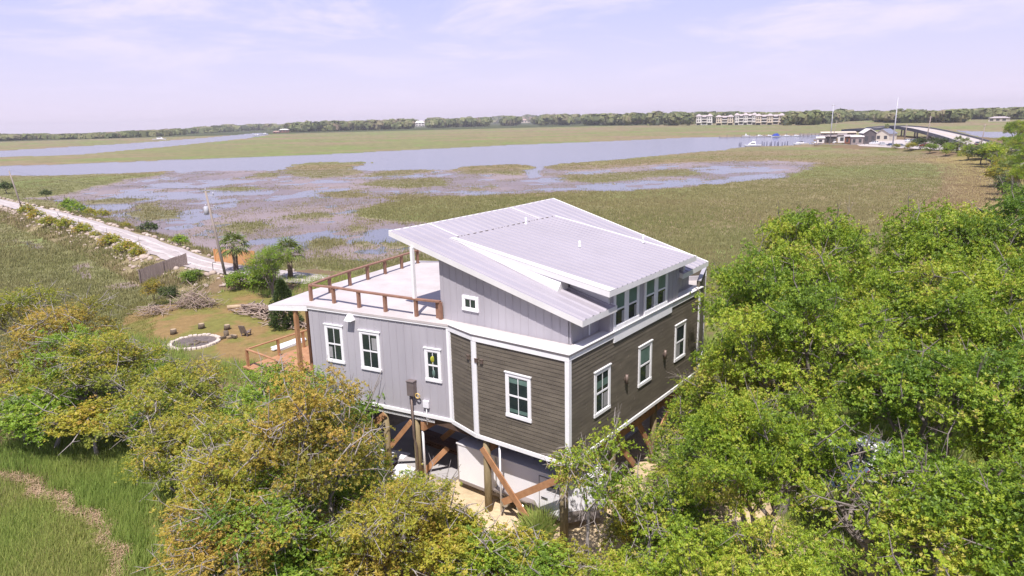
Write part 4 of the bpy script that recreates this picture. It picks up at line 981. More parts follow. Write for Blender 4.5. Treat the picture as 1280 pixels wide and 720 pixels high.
def tree_arrays(seed, Rr, Ht, base_h, nl, ntips, per, leafL, leafW, bare=0, nleaf=7, lobe=(.34, .52), sig=.34, trunk_r=.26, under=-.35, lean=(0, 0), flat=1.0):
    """crown of lobes round a dome; leaves sit in rosettes at the twig ends.  Local coordinates, base at the origin."""
    rng = np.random.default_rng(seed)
    ch = Ht - base_h
    lob = []
    for i in range(nl):
        a = i * 2.399 + rng.uniform(-.4, .4); q = math.sqrt((i + .5) / nl) * rng.uniform(.75, 1.05)
        lr = Rr * rng.uniform(*lobe)
        rad_ = max(0, Rr - lr) * q
        top = Ht - lr * .75 * flat - ch * rng.uniform(.0, .62) * (.25 + .75 * q)
        lob.append((rad_ * math.cos(a) + lean[0], rad_ * math.sin(a) + lean[1], max(base_h + lr * .4, top), lr))
    lob = np.array(lob); wgt = lob[:, 3] ** 2; wgt /= wgt.sum()
    tips = []; nrmv = []; lid = []
    while len(tips) < ntips:
        i = rng.choice(nl, p=wgt); d = rng.normal(0, 1, 3); d /= np.linalg.norm(d)
        if d[2] < under: continue
        q = lob[i, :3] + d * lob[i, 3] * np.array([1, 1, .78 * flat]) * (rng.uniform(.62, 1.06) if rng.random() < .93 else rng.uniform(1.06, 1.34))
        o = ((q - lob[:, :3]) / (lob[:, 3:4] * np.array([1, 1, .78 * flat])))
        if ((o ** 2).sum(1) < .40).sum() > 0: continue
        tips.append(q); nrmv.append(d); lid.append(i)
    tips = np.array(tips); nrmv = np.array(nrmv); lid = np.array(lid)
    # trunk and limbs
    mb = MB(); fork = np.array([lean[0] * .35, lean[1] * .35, base_h * rng.uniform(.55, .8)])
    mb.tube([(0, 0, -.4), (rng.normal(0, .08), rng.normal(0, .08), fork[2] * .5), fork], [trunk_r * 1.35, trunk_r * 1.05, trunk_r], 9, cap=False)
    inner = tips - nrmv * sig * .6
    branch_tree(inner, fork, trunk_r * .8, rng, mb)
    if bare:                                   # dead twigs that stick out of the crown
        for i in rng.choice(len(tips), bare):
            p = inner[i]; d = nrm(nrmv[i] + rng.normal(0, .5, 3)); l = rng.uniform(.5, 1.3)
            q = p + d * l * .6 + rng.normal(0, .08, 3); mb.tube([p - d * .5, q, q + nrm(d + rng.normal(0, .6, 3)) * l * .6], [.03, .02, .008], 4, cap=False)
            for _ in range(2): mb.tube([q, q + nrm(d + rng.normal(0, .9, 3)) * l * .5], [.014, .006], 3, cap=False)
    # leaves
    C = np.repeat(tips, per, 0) + rng.normal(0, 1, (len(tips) * per, 3)) * sig * np.array([1, 1, .62])
    Nv = np.repeat(nrmv, per, 0)
    A = nrm(Nv * .55 + np.array([0, 0, .75]) + rng.normal(0, .45, Nv.shape))
    lt = rng.normal(0, .15, nl)[lid]; tt = rng.normal(0, .14, len(tips))
    tint = np.repeat(.42 + lt + tt, per) + rng.normal(0, .09, len(C)) + (rng.random(len(C)) < .03) * .4
    V, F, T = rosettes(C, A, nleaf, leafL, leafW, rng, tint)
    return mb, V, F, T

PROT = {}
def proto(key, **kw):
    mb, V, F, T = tree_arrays(**kw)
    leaf = kw.get('seed')
    me = bpy.data.meshes.new('trunk'); me.from_pydata(mb.v, [], mb.f); me.update(); me.polygons.foreach_set('use_smooth', mb.sm)
    PROT[key] = (me, V, F, T)
def crown_mesh(key, lm):
    k = (key, lm)
    if k not in PROT:
        _, V, F, T = PROT[key]
        o = from_arrays('crown', V, F, LM[lm], {'tint': ('FLOAT', T)})
        PROT[k] = o.data; bpy.data.objects.remove(o)
    return PROT[k]
TRUNKM = {}
def plant_tree(name, label, cat, key, lm, loc, s=1.0, rz=0.0, sz=None, bark='bark', group=None, tilt=(0, 0)):
    root = thing(name, label, cat, loc, group)
    root.rotation_euler = (tilt[0], tilt[1], rz); root.scale = (s, s, sz or s)
    tk = (key, bark)
    if tk not in TRUNKM:
        me = PROT[key][0] if not any(k[0] == key for k in TRUNKM) else PROT[key][0].copy()
        me.materials.clear(); me.materials.append(M[bark]); TRUNKM[tk] = me
    for nm, me in (('trunk', TRUNKM[tk]), ('crown', crown_mesh(key, lm))):
        o = bpy.data.objects.new(nm, me); COL.objects.link(o); o.parent = root
    return root

# live oak prototypes
for i in range(5):
    proto('oak%d' % i, seed=100 + i, Rr=4.8, Ht=9.6, base_h=3.0, nl=26, ntips=430, per=30, leafL=.120, leafW=.058, bare=55, lobe=(.17, .33), sig=.24, trunk_r=.30)
for i in range(4):
    proto('thin%d' % i, seed=200 + i, Rr=3.6, Ht=7.0, base_h=1.3, nl=19, ntips=260, per=21, leafL=.102, leafW=.049, bare=85, lobe=(.16, .36), sig=.24, trunk_r=.19, under=-.75)
for i in range(3):
    proto('bush%d' % i, seed=300 + i, Rr=1.5, Ht=2.2, base_h=.30, nl=9, ntips=90, per=15, leafL=.115, leafW=.054, bare=22, lobe=(.26, .5), sig=.21, trunk_r=.06, under=-.6)
proto('gaunt', seed=411, Rr=4.2, Ht=8.2, base_h=2.8, nl=12, ntips=85, per=12, leafL=.15, leafW=.07, bare=80, lobe=(.2, .36), sig=.25, trunk_r=.34, under=-.6)
proto('sapling', seed=401, Rr=2.1, Ht=6.2, base_h=3.5, nl=8, ntips=110, per=11, leafL=.12, leafW=.06, bare=40, lobe=(.3, .5), sig=.26, trunk_r=.08, under=-.7)
proto('small', seed=402, Rr=1.0, Ht=1.2, base_h=.15, nl=5, ntips=30, per=10, leafL=.14, leafW=.07, bare=3, lobe=(.4, .6), sig=.18, trunk_r=.04, under=-.3)

# right of the house: (x, y, prototype, size, height, turn, leaves, label)
OAKS = [
    (5.7, 14.8, 0, .66, .80, .3, 'oak', 'live oak in the bottom middle, in front of the trailer nose'),
    (13.0, 14.4, 1, 1.0, 1.0, 1.9, 'oak', 'big live oak filling the bottom right corner, dead limbs showing in its gaps'),
    (8.0, 21.0, 2, .68, .88, 2.7, 'oak', 'yellow green live oak between the trailer and the white car'),
    (15.2, 21.5, 3, .98, 1.05, 4.0, 'oakdeep', 'live oak at the right edge, behind the white car'),
    (11.8, 27.4, 4, .97, 1.10, 5.1, 'oak', 'broad live oak close beside the brown side wall'),
    (19.0, 29.5, 0, 1.02, 1.12, 2.2, 'oak', 'tall live oak in the middle of the right hand grove'),
    (13.6, 33.0, 2, .95, 1.16, .9, 'oakdeep', 'live oak touching the far brown corner of the house'),
    (17.6, 38.5, 3, 1.0, 1.28, 2.9, 'oak', 'bushy live oak at the back of the grove, behind the far house corner'),
    (24.0, 38.0, 1, 1.05, 1.28, 3.3, 'oak', 'highest live oak of the grove, its top against the marsh'),
    (26.5, 30.5, 3, 1.0, 1.18, .4, 'oak', 'live oak on the far right edge of the grove'),
    (30.5, 41.0, 4, 1.05, 1.28, 4.4, 'oakdeep', 'live oak at the back right of the grove'),
    (20.6, 21.0, 2, 1.0, 1.05, 5.6, 'oak', 'live oak cut off by the right edge, in front of the grove'),
    (17.5, 15.0, 4, .95, 1.0, 1.1, 'oak', 'live oak outside the right edge with a branch reaching in'),
]
for x, y, k, s, sz, rz, lm, lb in OAKS:
    plant_tree('live_oak', lb, 'tree', 'oak%d' % k, lm, (x, y, -.05), s, rz, sz, group='live oaks right of the house')
for (u, v), k, s_, sz_, lm, lb in (((2.6, -3.0), 'thin2', .74, .54, 'oak', 'low green oak beside the trailer nose'), ((4.6, -2.3), 'thin0', .80, .72, 'oak', 'green oak crowding the lower right wall'), ((6.8, -2.2), 'thin1', .80, .78, 'oakdeep', 'taller green oak crowding the far half of the right wall'), ((9.2, -2.2), 'thin3', .80, .86, 'oak', 'green oak at the far end of the right wall')):
    q = H(u, v, 0); plant_tree('oak', lb, 'tree', k, lm, q, s_, u, sz_, group='young oaks along the brown right wall')
plant_tree('live_oak', 'gaunt oak with thick bare limbs standing in front of the white car', 'tree', 'gaunt', 'oakdeep', (10.9, 18.6, 0), 1.0, 1.0, 1.0, group='live oaks right of the house')
# left of and in front of the house
LEFT = [
    (-7.9, 24.8, 'thin0', .98, 1.14, .4, 'gold', 'golden oak right in front of the grey wall'),
    (-10.8, 25.2, 'thin1', 1.02, .86, 2.0, 'olive', 'ochre and green oak beside the reed bed at the lower left'),
    (-9.2, 22.6, 'thin2', .85, .72, 4.1, 'bright', 'green oak with bare grey limbs at the bottom edge'),
    (-4.4, 22.8, 'thin3', .72, .68, 1.0, 'olive', 'low olive oak in front of the lumber stack'),
    (-17.4, 33.0, 'thin1', 1.05, .80, 5.0, 'olive', 'wide olive oak with long bare limbs in front of the fire ring'),
    (-12.4, 32.5, 'thin3', 1.0, .80, 2.5, 'bright', 'bright green oak between the fire ring and the porch'),
    (-9.6, 29.4, 'thin2', .80, .88, .2, 'bright', 'bright green oak half hidden by the golden oak'),
    (-24.0, 38.5, 'thin0', 1.0, .84, 3.4, 'olive', 'spreading oak at the left end of the lawn'),
    (-29.5, 43.0, 'thin2', 1.10, 1.0, 1.4, 'gold', 'yellow green oak at the left edge, nearest to the marsh'),
    (-26.0, 39.0, 'thin3', .95, .85, 4.6, 'bright', 'green oak with dead twigs at its top left of the lawn'),
    (-36.5, 49.0, 'thin1', 1.0, .9, .8, 'olive', 'olive oak on the left edge, behind the yellow green one'),
    (-15.2, 28.6, 'thin0', .85, .72, 5.5, 'olive', 'dark olive oak standing over the reed bed'),
    (-10.6, 22.0, 'thin3', .85, .66, 3.0, 'gold', 'small golden oak at the bottom left corner of the grove'),
]
for x, y, k, s, sz, rz, lm, lb in LEFT:
    plant_tree('oak', lb, 'tree', k, lm, (x, y, -.05), s, rz, sz, bark='twig', group='oaks left of and in front of the house')
plant_tree('sapling', 'thin yellowish sapling growing up against the near brown corner', 'tree', 'sapling', 'oak', (2.75, 23.6, 0), .85, .6, .98, bark='twig')
plant_tree('sapling', 'straggly half bare sapling right of the trailer nose', 'tree', 'sapling', 'oak', (4.9, 22.6, 0), .8, 2.6, .72, bark='twig')
BUSH = [
    (-2.3, 24.0, 'bush0', 1.25, 1.1, 'olive', 'tall olive bush in front of the trailer tail'),
    (-.5, 23.2, 'bush1', 1.1, .9, 'olive', 'yellowish bush in front of the trailer wheel'),
    (-3.9, 24.9, 'bush2', 1.1, 1.25, 'olive', 'olive bush at the foot of the meter pile'),
    (-4.6, 26.2, 'bush1', .8, 1.3, 'bright', 'round green bush between the two left piles'),
    (1.5, 22.8, 'bush2', 1.05, .7, 'olive', 'low scrubby olive bush on the sand at the bottom edge'),
    (-1.4, 22.4, 'bush0', 1.2, 1.0, 'oak', 'green bush at the very bottom below the trailer'),
    (6.0, 24.0, 'bush2', 1.2, 1.3, 'oak', 'green bush on the sand between the trailer nose and the grove'),
    (6.6, 21.6, 'bush0', 1.1, 1.0, 'oak', 'green bush in the sandy gap before the grove'),
    (4.6, 25.0, 'bush1', .9, 1.1, 'olive', 'olive bush behind the trailer nose'),
    (3.6, 21.8, 'bush1', .9, .8, 'oak', 'small bush on the sand right of the trailer'),
    (.6, 22.2, 'bush2', 1.2, .85, 'bright', 'yellow green bush before the trailer door'),
    (-2.9, 22.6, 'bush1', 1.4, 1.2, 'olive', 'wide olive bush low in the bottom middle'),
    (-5.4, 22.4, 'bush0', 1.3, 1.1, 'gold', 'golden bush at the bottom edge under the golden oak'),
    (-8.2, 22.0, 'bush2', 1.5, 1.0, 'bright', 'pale green bush at the bottom edge beside the olive oak'),
    (-6.6, 23.0, 'bush2', 1.35, 1.25, 'olive', 'olive bush between the golden oak and the bottom edge'),
    (-9.6, 24.2, 'bush0', 1.4, 1.2, 'olive', 'olive bush between the golden oak and the ochre oak'),
    (-13.2, 26.6, 'bush1', 1.4, 1.2, 'olive', 'olive bush at the foot of the dark olive oak'),
    (-14.0, 31.0, 'bush2', 1.5, 1.5, 'bright', 'tall green bush behind the dark olive oak'),
    (-10.6, 31.2, 'bush0', 1.4, 1.6, 'olive', 'tall olive bush below the porch railing'),
    (-16.2, 30.6, 'bush1', 1.4, 1.1, 'olive', 'olive bush on the reed side of the wide oak'),
    (-19.6, 35.4, 'bush2', 1.5, 1.3, 'bright', 'green bush left of the wide oak'),
    (-21.6, 37.4, 'bush0', 1.4, 1.2, 'olive', 'olive bush between the wide oak and the spreading oak'),
    (-26.6, 36.6, 'bush0', 1.7, 1.3, 'bright', 'green bush at the foot of the oak left of the lawn'),
    (-23.6, 35.6, 'bush1', 1.6, 1.2, 'olive', 'olive bush at the reed edge under the spreading oak'),
    (-29.0, 37.6, 'bush2', 1.5, 1.0, 'bright', 'low green bush at the left edge over the reeds'),
    (-27.2, 41.6, 'bush1', 1.7, 1.5, 'bright', 'green bush in front of the yellow green oak'),
    (-29.6, 40.0, 'bush2', 1.6, 1.2, 'olive', 'olive bush at the left edge before the yellow green oak'),
    (-32.2, 44.0, 'bush0', 1.7, 1.5, 'gold', 'golden bush at the left edge beside the yellow green oak'),
    (-8.0, 30.2, 'bush2', 1.3, 1.9, 'bright', 'tall green bush against the grey wall'),
    (-7.4, 27.6, 'bush1', 1.2, 1.2, 'bright', 'bright green bush under the grey wall'),
    (-5.4, 20.8, 'bush0', 1.1, .8, 'gold', 'golden bush at the bottom edge under the golden oak'),
    (-10.6, 21.4, 'bush2', 1.3, .8, 'bright', 'pale green bush at the bottom edge beside the olive oak'),
    (-14.3, 38.0, 'bush1', 1.0, .9, 'bright', 'green bush beside the porch railing'),
    (-33.0, 46.5, 'bush0', 1.3, 1.1, 'olive', 'olive bush at the left edge of the near marsh'),
    (-26.5, 47.5, 'bush1', .9, .9, 'bright', 'small green bush at the far left of the lawn'),
    (-24.6, 45.2, 'bush2', .7, .6, 'bright', 'little green bush on the left margin of the lawn'),
]
for x, y, k, s, sz, lm, lb in BUSH:
    plant_tree('bush', lb, 'bush', k, lm, (x, y, 0), s, R.uniform(0, 6), sz, bark='twig', group='bushes round the house')
q = gp(342, 372, 0); plant_tree('small_tree', 'bright green spreading tree between the two palms', 'tree', 'thin3', 'bright', q, .78, 1.2, .80)
q = gp(330, 362, 0); plant_tree('bush', 'bright green bush at the foot of the utility pole', 'bush', 'bush2', 'bright', q, 1.4, 1.2, 1.2, group='shrubs behind the lawn')
q = gp(300, 362, 0); plant_tree('bush', 'green bush right of the utility pole, below the nearest palm', 'bush', 'bush0', 'bright', q, 1.1, 2.2, .9, group='shrubs behind the lawn')
q = gp(214, 380, 0); plant_tree('bush', 'round dark green bush left of the dead brush heap', 'bush', 'bush1', 'juniper', q, .75, 3.2, .85, group='shrubs behind the lawn')
q = gp(193, 374, 0); plant_tree('bush', 'reddish olive bush below the plank fence', 'bush', 'bush2', 'gold', q, .8, .2, .9, group='shrubs behind the lawn')
q = gp(240, 352, 0); plant_tree('bush', 'low green bush right of the plank fence', 'bush', 'bush2', 'bright', q, 1.0, 4.2, .6, group='shrubs behind the lawn')

# shrubs along the causeway
SH = [(8, 238, 1.7, 'juniper', 'dark round shrub at the left edge of the causeway'), (58, 245, 1.1, 'juniper', 'small dark shrub on the far bank left of the bright one'), (88, 262, 1.6, 'bright', 'first bright green shrub on the far bank'), (98, 266, 1.3, 'bright', 'lower bright green shrub beside the first'), (128, 271, 1.0, 'olive', 'olive shrub on the far bank'), (113, 268, .9, 'olive', 'low olive shrub on the far bank beside the bright pair'),
      (187, 290, 1.15, 'juniper', 'rounded dark green shrub on the far bank above the road bend'), (226, 306, 1.0, 'bright', 'upright bright green shrub on the far bank by the gate'), (158, 284, .6, 'olive', 'tiny shrub on the far bank'), (35, 268, 1.4, 'olive', 'olive shrub beside the far utility pole'), (45, 273, 1.1, 'olive', 'lower olive shrub by the far utility pole'),
      (62, 282, 1.2, 'olive', 'grey green shrub on the near bank'), (82, 286, 1.3, 'olive', 'wide grey green shrub on the near bank'), (105, 292, 1.2, 'olive', 'grey green shrub on the near bank left of the rubble gap'), (140, 307, 1.2, 'olive', 'shrub on the near bank right of the rubble gap'), (160, 315, 1.1, 'olive', 'shrub on the near bank, second before the fence'), (173, 320, .9, 'olive', 'shrub on the near bank just before the fence'), (120, 297, .7, 'olive', 'low shrub at the middle of the near bank')]
for px, py, s, lm, lb in SH:
    plant_tree('shrub', lb, 'shrub', 'small', lm, gp(px, py, .2), s * 1.55, R.uniform(0, 6), s * 1.35, group='shrubs along the causeway')

# cabbage palms
def palm(label, loc, h_, s=1.0, seed=1, nfr=26, group='cabbage palms', full=True):
    rng = np.random.default_rng(seed); root = thing('cabbage_palm', label, 'palm', loc, group); x, y, z = map(float, loc)
    b = MB(); b.tube([(x, y, z - .2), (x + .05, y, z + h_ * .5), (x + .08, y, z + h_)], [.24 * s, .20 * s, .24 * s], 9); b.build('trunk', M['palmtrunk'], root)
    Vs = []; Ts = []
    top = np.array([.08, 0, h_])
    for i in range(nfr):
        a = i * 2.399; el_ = math.radians(75 - 105 * (i / nfr) + rng.uniform(-8, 8)); L_ = .85 * s * rng.uniform(.85, 1.15)
        d = np.array([math.cos(a) * math.cos(el_), math.sin(a) * math.cos(el_), math.sin(el_)]); e_ = top + d * L_
        side = nrm(np.cross(d, [0, 0, 1.]) + 1e-6); up = np.cross(side, d)
        Vs.append([top + side * .02, top - side * .02, e_ - side * .02, e_ + side * .02]); t0 = .35 + .25 * rng.random() + (.5 if i > nfr * .88 else 0); Ts += [t0] * 4
        for k in range(9):
            an = math.radians(-78 + 156 * k / 8); dd = nrm(d * math.cos(an) + side * math.sin(an) - np.array([0, 0, .28]) - up * .1 * abs(math.sin(an))); l = .95 * s * rng.uniform(.8, 1.1) * (1 - .25 * abs(math.sin(an)))
            sd = nrm(np.cross(dd, up)) * .055 * s; m_ = e_ + dd * l * .5 + up * .06
            Vs.append([e_, m_ + sd, e_ + dd * l - np.array([0, 0, .18 * s]), m_ - sd]); Ts += [t0 + rng.uniform(-.1, .1)] * 4
    V = np.array(Vs).reshape(-1, 3); o = from_arrays('crown', V, np.arange(len(V)).reshape(-1, 4), LM['palm'], {'tint': ('FLOAT', np.clip(Ts, 0, 1))}, parent=root)
    return root
palm('cabbage palm standing in front of the orange cedar fence', gp(296, 346, 0), 3.6, 1.4, 3, 34)
palm('cabbage palm behind the bright green tree, left of the deck', gp(364, 356, 0), 3.6, 1.35, 5, 34)

# juniper beside the porch
rng = np.random.default_rng(9); q = gp(357, 410, 0); root = thing('juniper', 'dark cone shaped juniper behind the porch roof', 'tree', q)
b = MB(); b.tube([q, q + (0, 0, 3.6)], [.12, .03], 7); b.build('trunk', M['bark'], root)
N = 2600; hh = rng.random(N) ** 1.25; a = rng.random(N) * 6.283; lump = 1 + .18 * np.sin(a * 3 + hh * 9) + .12 * np.sin(a * 7 - hh * 17)
r_ = (1.32 * (1 - hh) ** .75 * np.clip(hh * 6 + .55, 0, 1) + .05) * lump * rng.uniform(.72, 1.05, N)
C = np.stack([r_ * np.cos(a), r_ * np.sin(a), .1 + hh * 4.2], -1); A = nrm(np.stack([np.cos(a), np.sin(a), np.full(N, 1.1)], -1) + rng.normal(0, .3, (N, 3)))
V, F, T = rosettes(C, A, 5, .22, .06, rng, .4 + rng.normal(0, .15, N), spread=(1.0, 2.4)); from_arrays('crown', V, F, LM['juniper'], {'tint': ('FLOAT', T)}, parent=root)

# spiky grass clump at the trailer wheel
rng = np.random.default_rng(12); q = gp(672, 668, 0); N = 700; a = rng.random(N) * 6.283; le = rng.uniform(.6, 1.5, N); tl = rng.uniform(.1, .75, N)
d = np.stack([np.cos(a) * tl, np.sin(a) * tl, np.ones(N)], -1); d = nrm(d); p = np.stack([rng.normal(0, .28, N), rng.normal(0, .28, N), np.zeros(N)], -1); sd = nrm(np.cross(d, [0, 0, 1.])) * .016
mid = p + d * le[:, None] * .55; tp = p + d * le[:, None] - np.array([0, 0, 1.]) * (tl * .3)[:, None]
V = np.stack([p - sd, p + sd, mid + sd * .9, tp, mid - sd * .9], 1); V = np.stack([p - sd, p + sd, mid + sd, tp], 1)
o = from_arrays('grass_clump', (V + 0).reshape(-1, 3), np.arange(N * 4).reshape(-1, 4), LM['reed'], {'tint': ('FLOAT', np.repeat(rng.uniform(.2, .8, N), 4))})
o.location = tuple(q); tag(o, 'spiky light green grass clump in front of the trailer wheel', 'grass clump'); o['kind'] = 'thing'

# marsh grass, reeds, lawn: far too many blades to count
def blades(name, x, y, z, h0, h1, w_, nb, lm, seed, label, spread=.25, lean=.35, wind=(.12, .05), tint=None, tj=.12, fade=None):
    rng = np.random.default_rng(seed); N = len(x)
    X_ = np.repeat(x, nb) + rng.normal(0, spread, N * nb) * np.repeat(w_ / .06, nb) ** .5; Y_ = np.repeat(y, nb) + rng.normal(0, spread, N * nb) * np.repeat(w_ / .06, nb) ** .5; Z_ = np.repeat(z, nb); n_ = len(X_)
    hb = rng.uniform(h0, h1, n_) * (np.repeat(fade, nb) if fade is not None else 1); a = rng.random(n_) * 6.283; l = np.abs(rng.normal(0, lean, n_))
    p = np.stack([X_, Y_, Z_ - .05], -1); tip = p + np.stack([np.cos(a) * l * hb + wind[0] * hb, np.sin(a) * l * hb + wind[1] * hb, hb], -1)
    b_ = rng.random(n_) * 6.283; sd = np.stack([np.cos(b_), np.sin(b_), np.zeros(n_)], -1) * np.repeat(w_, nb)[:, None] * .5
    V = np.stack([p - sd, p + sd, tip], 1).reshape(-1, 3)
    t_ = (np.repeat(tint, nb) if tint is not None else .45) + rng.normal(0, tj, n_)
    o = from_arrays(name, V, np.arange(n_ * 3).reshape(-1, 3), LM[lm], {'tint': ('FLOAT', np.repeat(np.clip(t_, 0, 1), 3))})
    o['kind'] = 'stuff'; o['label'] = label; return o
rng = np.random.default_rng(77)
def scatter(n, r0, r1, a0, a1, pw=1.6):
    """random ground points, thinning out with distance"""
    u = rng.random(n); r_ = (r0 ** (2 - pw) + u * (r1 ** (2 - pw) - r0 ** (2 - pw))) ** (1 / (2 - pw)) if pw != 2 else r0 * (r1 / r0) ** u
    a = np.radians(rng.uniform(a0, a1, n)); return r_ * np.sin(a), r_ * np.cos(a), r_
x, y, r_ = scatter(260000, 42, 430, -40, 40, 2.0)
c = classify(x, y); k = (c == 2); x, y, r_ = x[k], y[k], r_[k]
x = x + rng.normal(0, 1, len(x)) * (.8 + .006 * r_); y = y + rng.normal(0, 1, len(x)) * (1.2 + .014 * r_); c = classify(x, y); k = (c == 2) | ((c == 1) & (rng.random(len(x)) < .75)); x, y, r_, c = x[k], y[k], r_[k], c[k]; zg = height(x, y, c); k = zg > ZWATER - .12; x, y, r_, zg = x[k], y[k], r_[k], zg[k]
tn = .1 + .6 * fbm(x / 18, y / 30, 4, 101) + .3 * fbm((x + .35 * y) / 170, (y - .05 * x) / 45, 4, 55)
tn = np.where(dist_poly(YL, x, y, False) < 12, np.clip(tn + .5, 0, 1), tn)
nearf = np.clip((r_ - 45) / 80, 0, 1)
tn = np.clip(tn + .12 * (1 - nearf) * (x < 0), 0, 1)
blades('marsh_grass', x, y, zg, .28, .62, .035 + r_ * .0008, 5, 'grass', 1, 'olive marsh grass covering the salt marsh', tint=tn, tj=.08, fade=np.clip(1.15 - r_ / 430, .12, 1) * (.72 + .28 * nearf) * (.75 + .5 * fbm(x / 9, y / 9, 3, 61)))
x, y, r_ = scatter(120000, 60, 330, -36, 24, 2.0)
cc = classify(x, y); f_ = fbm(x / 7, y / 11, 4, 211); k = (cc == 1) & (f_ + .10 * rng.normal(0, 1, len(x)) > .60); x, y, r_ = x[k], y[k], r_[k]
z_ = height(x, y, np.full(len(x), 1)); k = z_ > ZWATER - .02; x, y, r_, z_ = x[k], y[k], r_[k], z_[k]
blades('marsh_grass', x, y, z_, .10, .26, .035 + r_ * .0008, 4, 'grass', 6, 'sparse short brown grass thinly covering parts of the mud flat', tint=.35 + .5 * fbm(x / 6, y / 6, 2, 5), spread=.4)
# reed bed, lower left
x, y, r_ = scatter(60000, 20, 48, -46, -8, 1.2)
c = classify(x, y); dw = dist_poly(WRACK, x, y, False)
lf = np.arctan2(x, y) < math.radians(-17)
k = (c == 2) & (dw > .30 + .7 * (fbm(x / 2, y / 2, 2, 9) - .5)) & lf; xx, yy = x[k], y[k]
near = inside(poly([(-60, 600), (20, 600), (60, 612), (85, 645), (122, 660), (150, 690), (140, 760), (-60, 760)]), xx, yy)
tn = .25 + .5 * fbm(xx / 4, yy / 4, 3, 66)
for msk, lm_, h0, h1, nm in ((~near, 'reed', .35, .85, 'tall bright green reeds on the landward side of the straw line'), (near, 'reed', .22, .5, 'shorter dull marsh grass on the seaward side of the straw line')):
    blades('reeds' if h1 > .6 else 'marsh_grass', xx[msk], yy[msk], np.full(msk.sum(), ZM), h0, h1, np.full(msk.sum(), .05), 6, lm_, 2, nm, tint=tn[msk] + (.28 if h1 < .6 else 0))
# washed up straw
S = []; 
for a, b_ in zip(WRACK[:-1], WRACK[1:]):
    n_ = int(np.linalg.norm(b_ - a) * 150); t_ = rng.random(n_)[:, None]; S.append(a + (b_ - a) * t_ + rng.normal(0, .22, (n_, 2)))
S = np.concatenate(S); n_ = len(S); a = rng.random(n_) * 6.283; l = rng.uniform(.2, .55, n_)
d = np.stack([np.cos(a), np.sin(a), rng.normal(0, .15, n_)], -1); p = np.c_[S, ZM + .05 + rng.random(n_) * .22]; sd = np.cross(nrm(d), [0, 0, 1.]) * .012
V = np.stack([p - d * l[:, None] / 2 - sd, p - d * l[:, None] / 2 + sd, p + d * l[:, None] / 2 + sd, p + d * l[:, None] / 2 - sd], 1).reshape(-1, 3)
o = from_arrays('straw', V, np.arange(n_ * 4).reshape(-1, 4), LM['straw'], {'tint': ('FLOAT', np.repeat(rng.random(n_), 4))}); o['kind'] = 'stuff'; o['label'] = 'line of washed up straw winding through the reed bed'
# grass between the marsh and the yard, weeds under the trees
x, y, r_ = scatter(130000, 17, 80, -42, 42, 1.3)
c = classify(x, y); ds = np.hypot((x + 1) / 1.25, y - 29.5); yd_ = inside(YARD, x, y)
hx = (np.stack([x, y], -1) - HO) / KS; uu, vv = hx @ HU, hx @ HV
und = (uu > -.3) & (uu < 12) & (vv > 0) & (vv < 13)
k = (c == 3) & ~yd_ & (ds > 10.5) & ~und & (fbm(x / 4, y / 4, 3, 44) > .34)
blades('ground_cover', x[k], y[k], height(x[k], y[k], np.full(k.sum(), 3)), .15, .7, np.full(k.sum(), .06), 5, 'reed', 3, 'rough weeds and grass under and between the trees', tint=.3 + .5 * fbm(x[k] / 3, y[k] / 3, 3, 12))
k = (c == 3) & yd_ & (fbm(x / 3, y / 3, 3, 47) > .42)
blades('lawn_grass', x[k], y[k], np.zeros(k.sum()), .04, .10, np.full(k.sum(), .05), 6, 'lawn', 4, 'patchy short grass of the yard', tint=.2 + .6 * fbm(x[k] / 3, y[k] / 3, 3, 15), spread=.2)
x, y, r_ = scatter(60000, 45, 200, -40, -14, 1.5)
d_ = dist_poly(ROADL, x, y, False); k = (d_ > 3.4) & (d_ < 8) & (classify(x, y) == 4) & (fbm(x / 5, y / 5, 3, 48) > .36); z_ = .62 - np.clip((d_[k] - 2.6) / 4.4, 0, 1) * 1.5
blades('bank_grass', x[k], y[k], np.maximum(z_, ZM), .25, .7, .05 + r_[k] * .0008, 5, 'grass', 5, 'rough grass along both banks of the causeway', tint=.2 + .7 * fbm(x[k] / 6, y[k] / 6, 3, 16))

# ================================================================== FAR SHORE
# woods along the horizon: one mass of thousands of crowns
rng = np.random.default_rng(31)
TL = np.array([(-300, 186, 176), (0, 176, 168), (60, 174, 168), (130, 173, 166.5), (200, 170, 163), (256, 166, 159), (330, 162.5, 155.5), (362, 163.5, 154.5), (372, 165, 153), (440, 163, 150.5), (512, 161, 149), (570, 159, 147.5), (640, 157, 145), (700, 156.5, 142.8), (768, 156.5, 141.2), (870, 157, 140), (960, 157, 139.5), (1024, 156, 138.5), (1060, 151.5, 138.5), (1100, 149.5, 138), (1180, 149, 137), (1280, 149, 134.5), (1700, 140, 124)])
GAPS = [(862, 983, 154.2), (996, 1010, 154), (1024, 1034, 147), (515, 536, 157), (562, 574, 153.5), (612, 634, 152.5), (648, 667, 152), (1100, 1145, 147), (1158, 1192, 146.5), (1236, 1260, 150), (160, 176, 168), (222, 236, 164.5), (305, 318, 161), (336, 364, 163)]
Cs, Rs, Tt = [], [], []
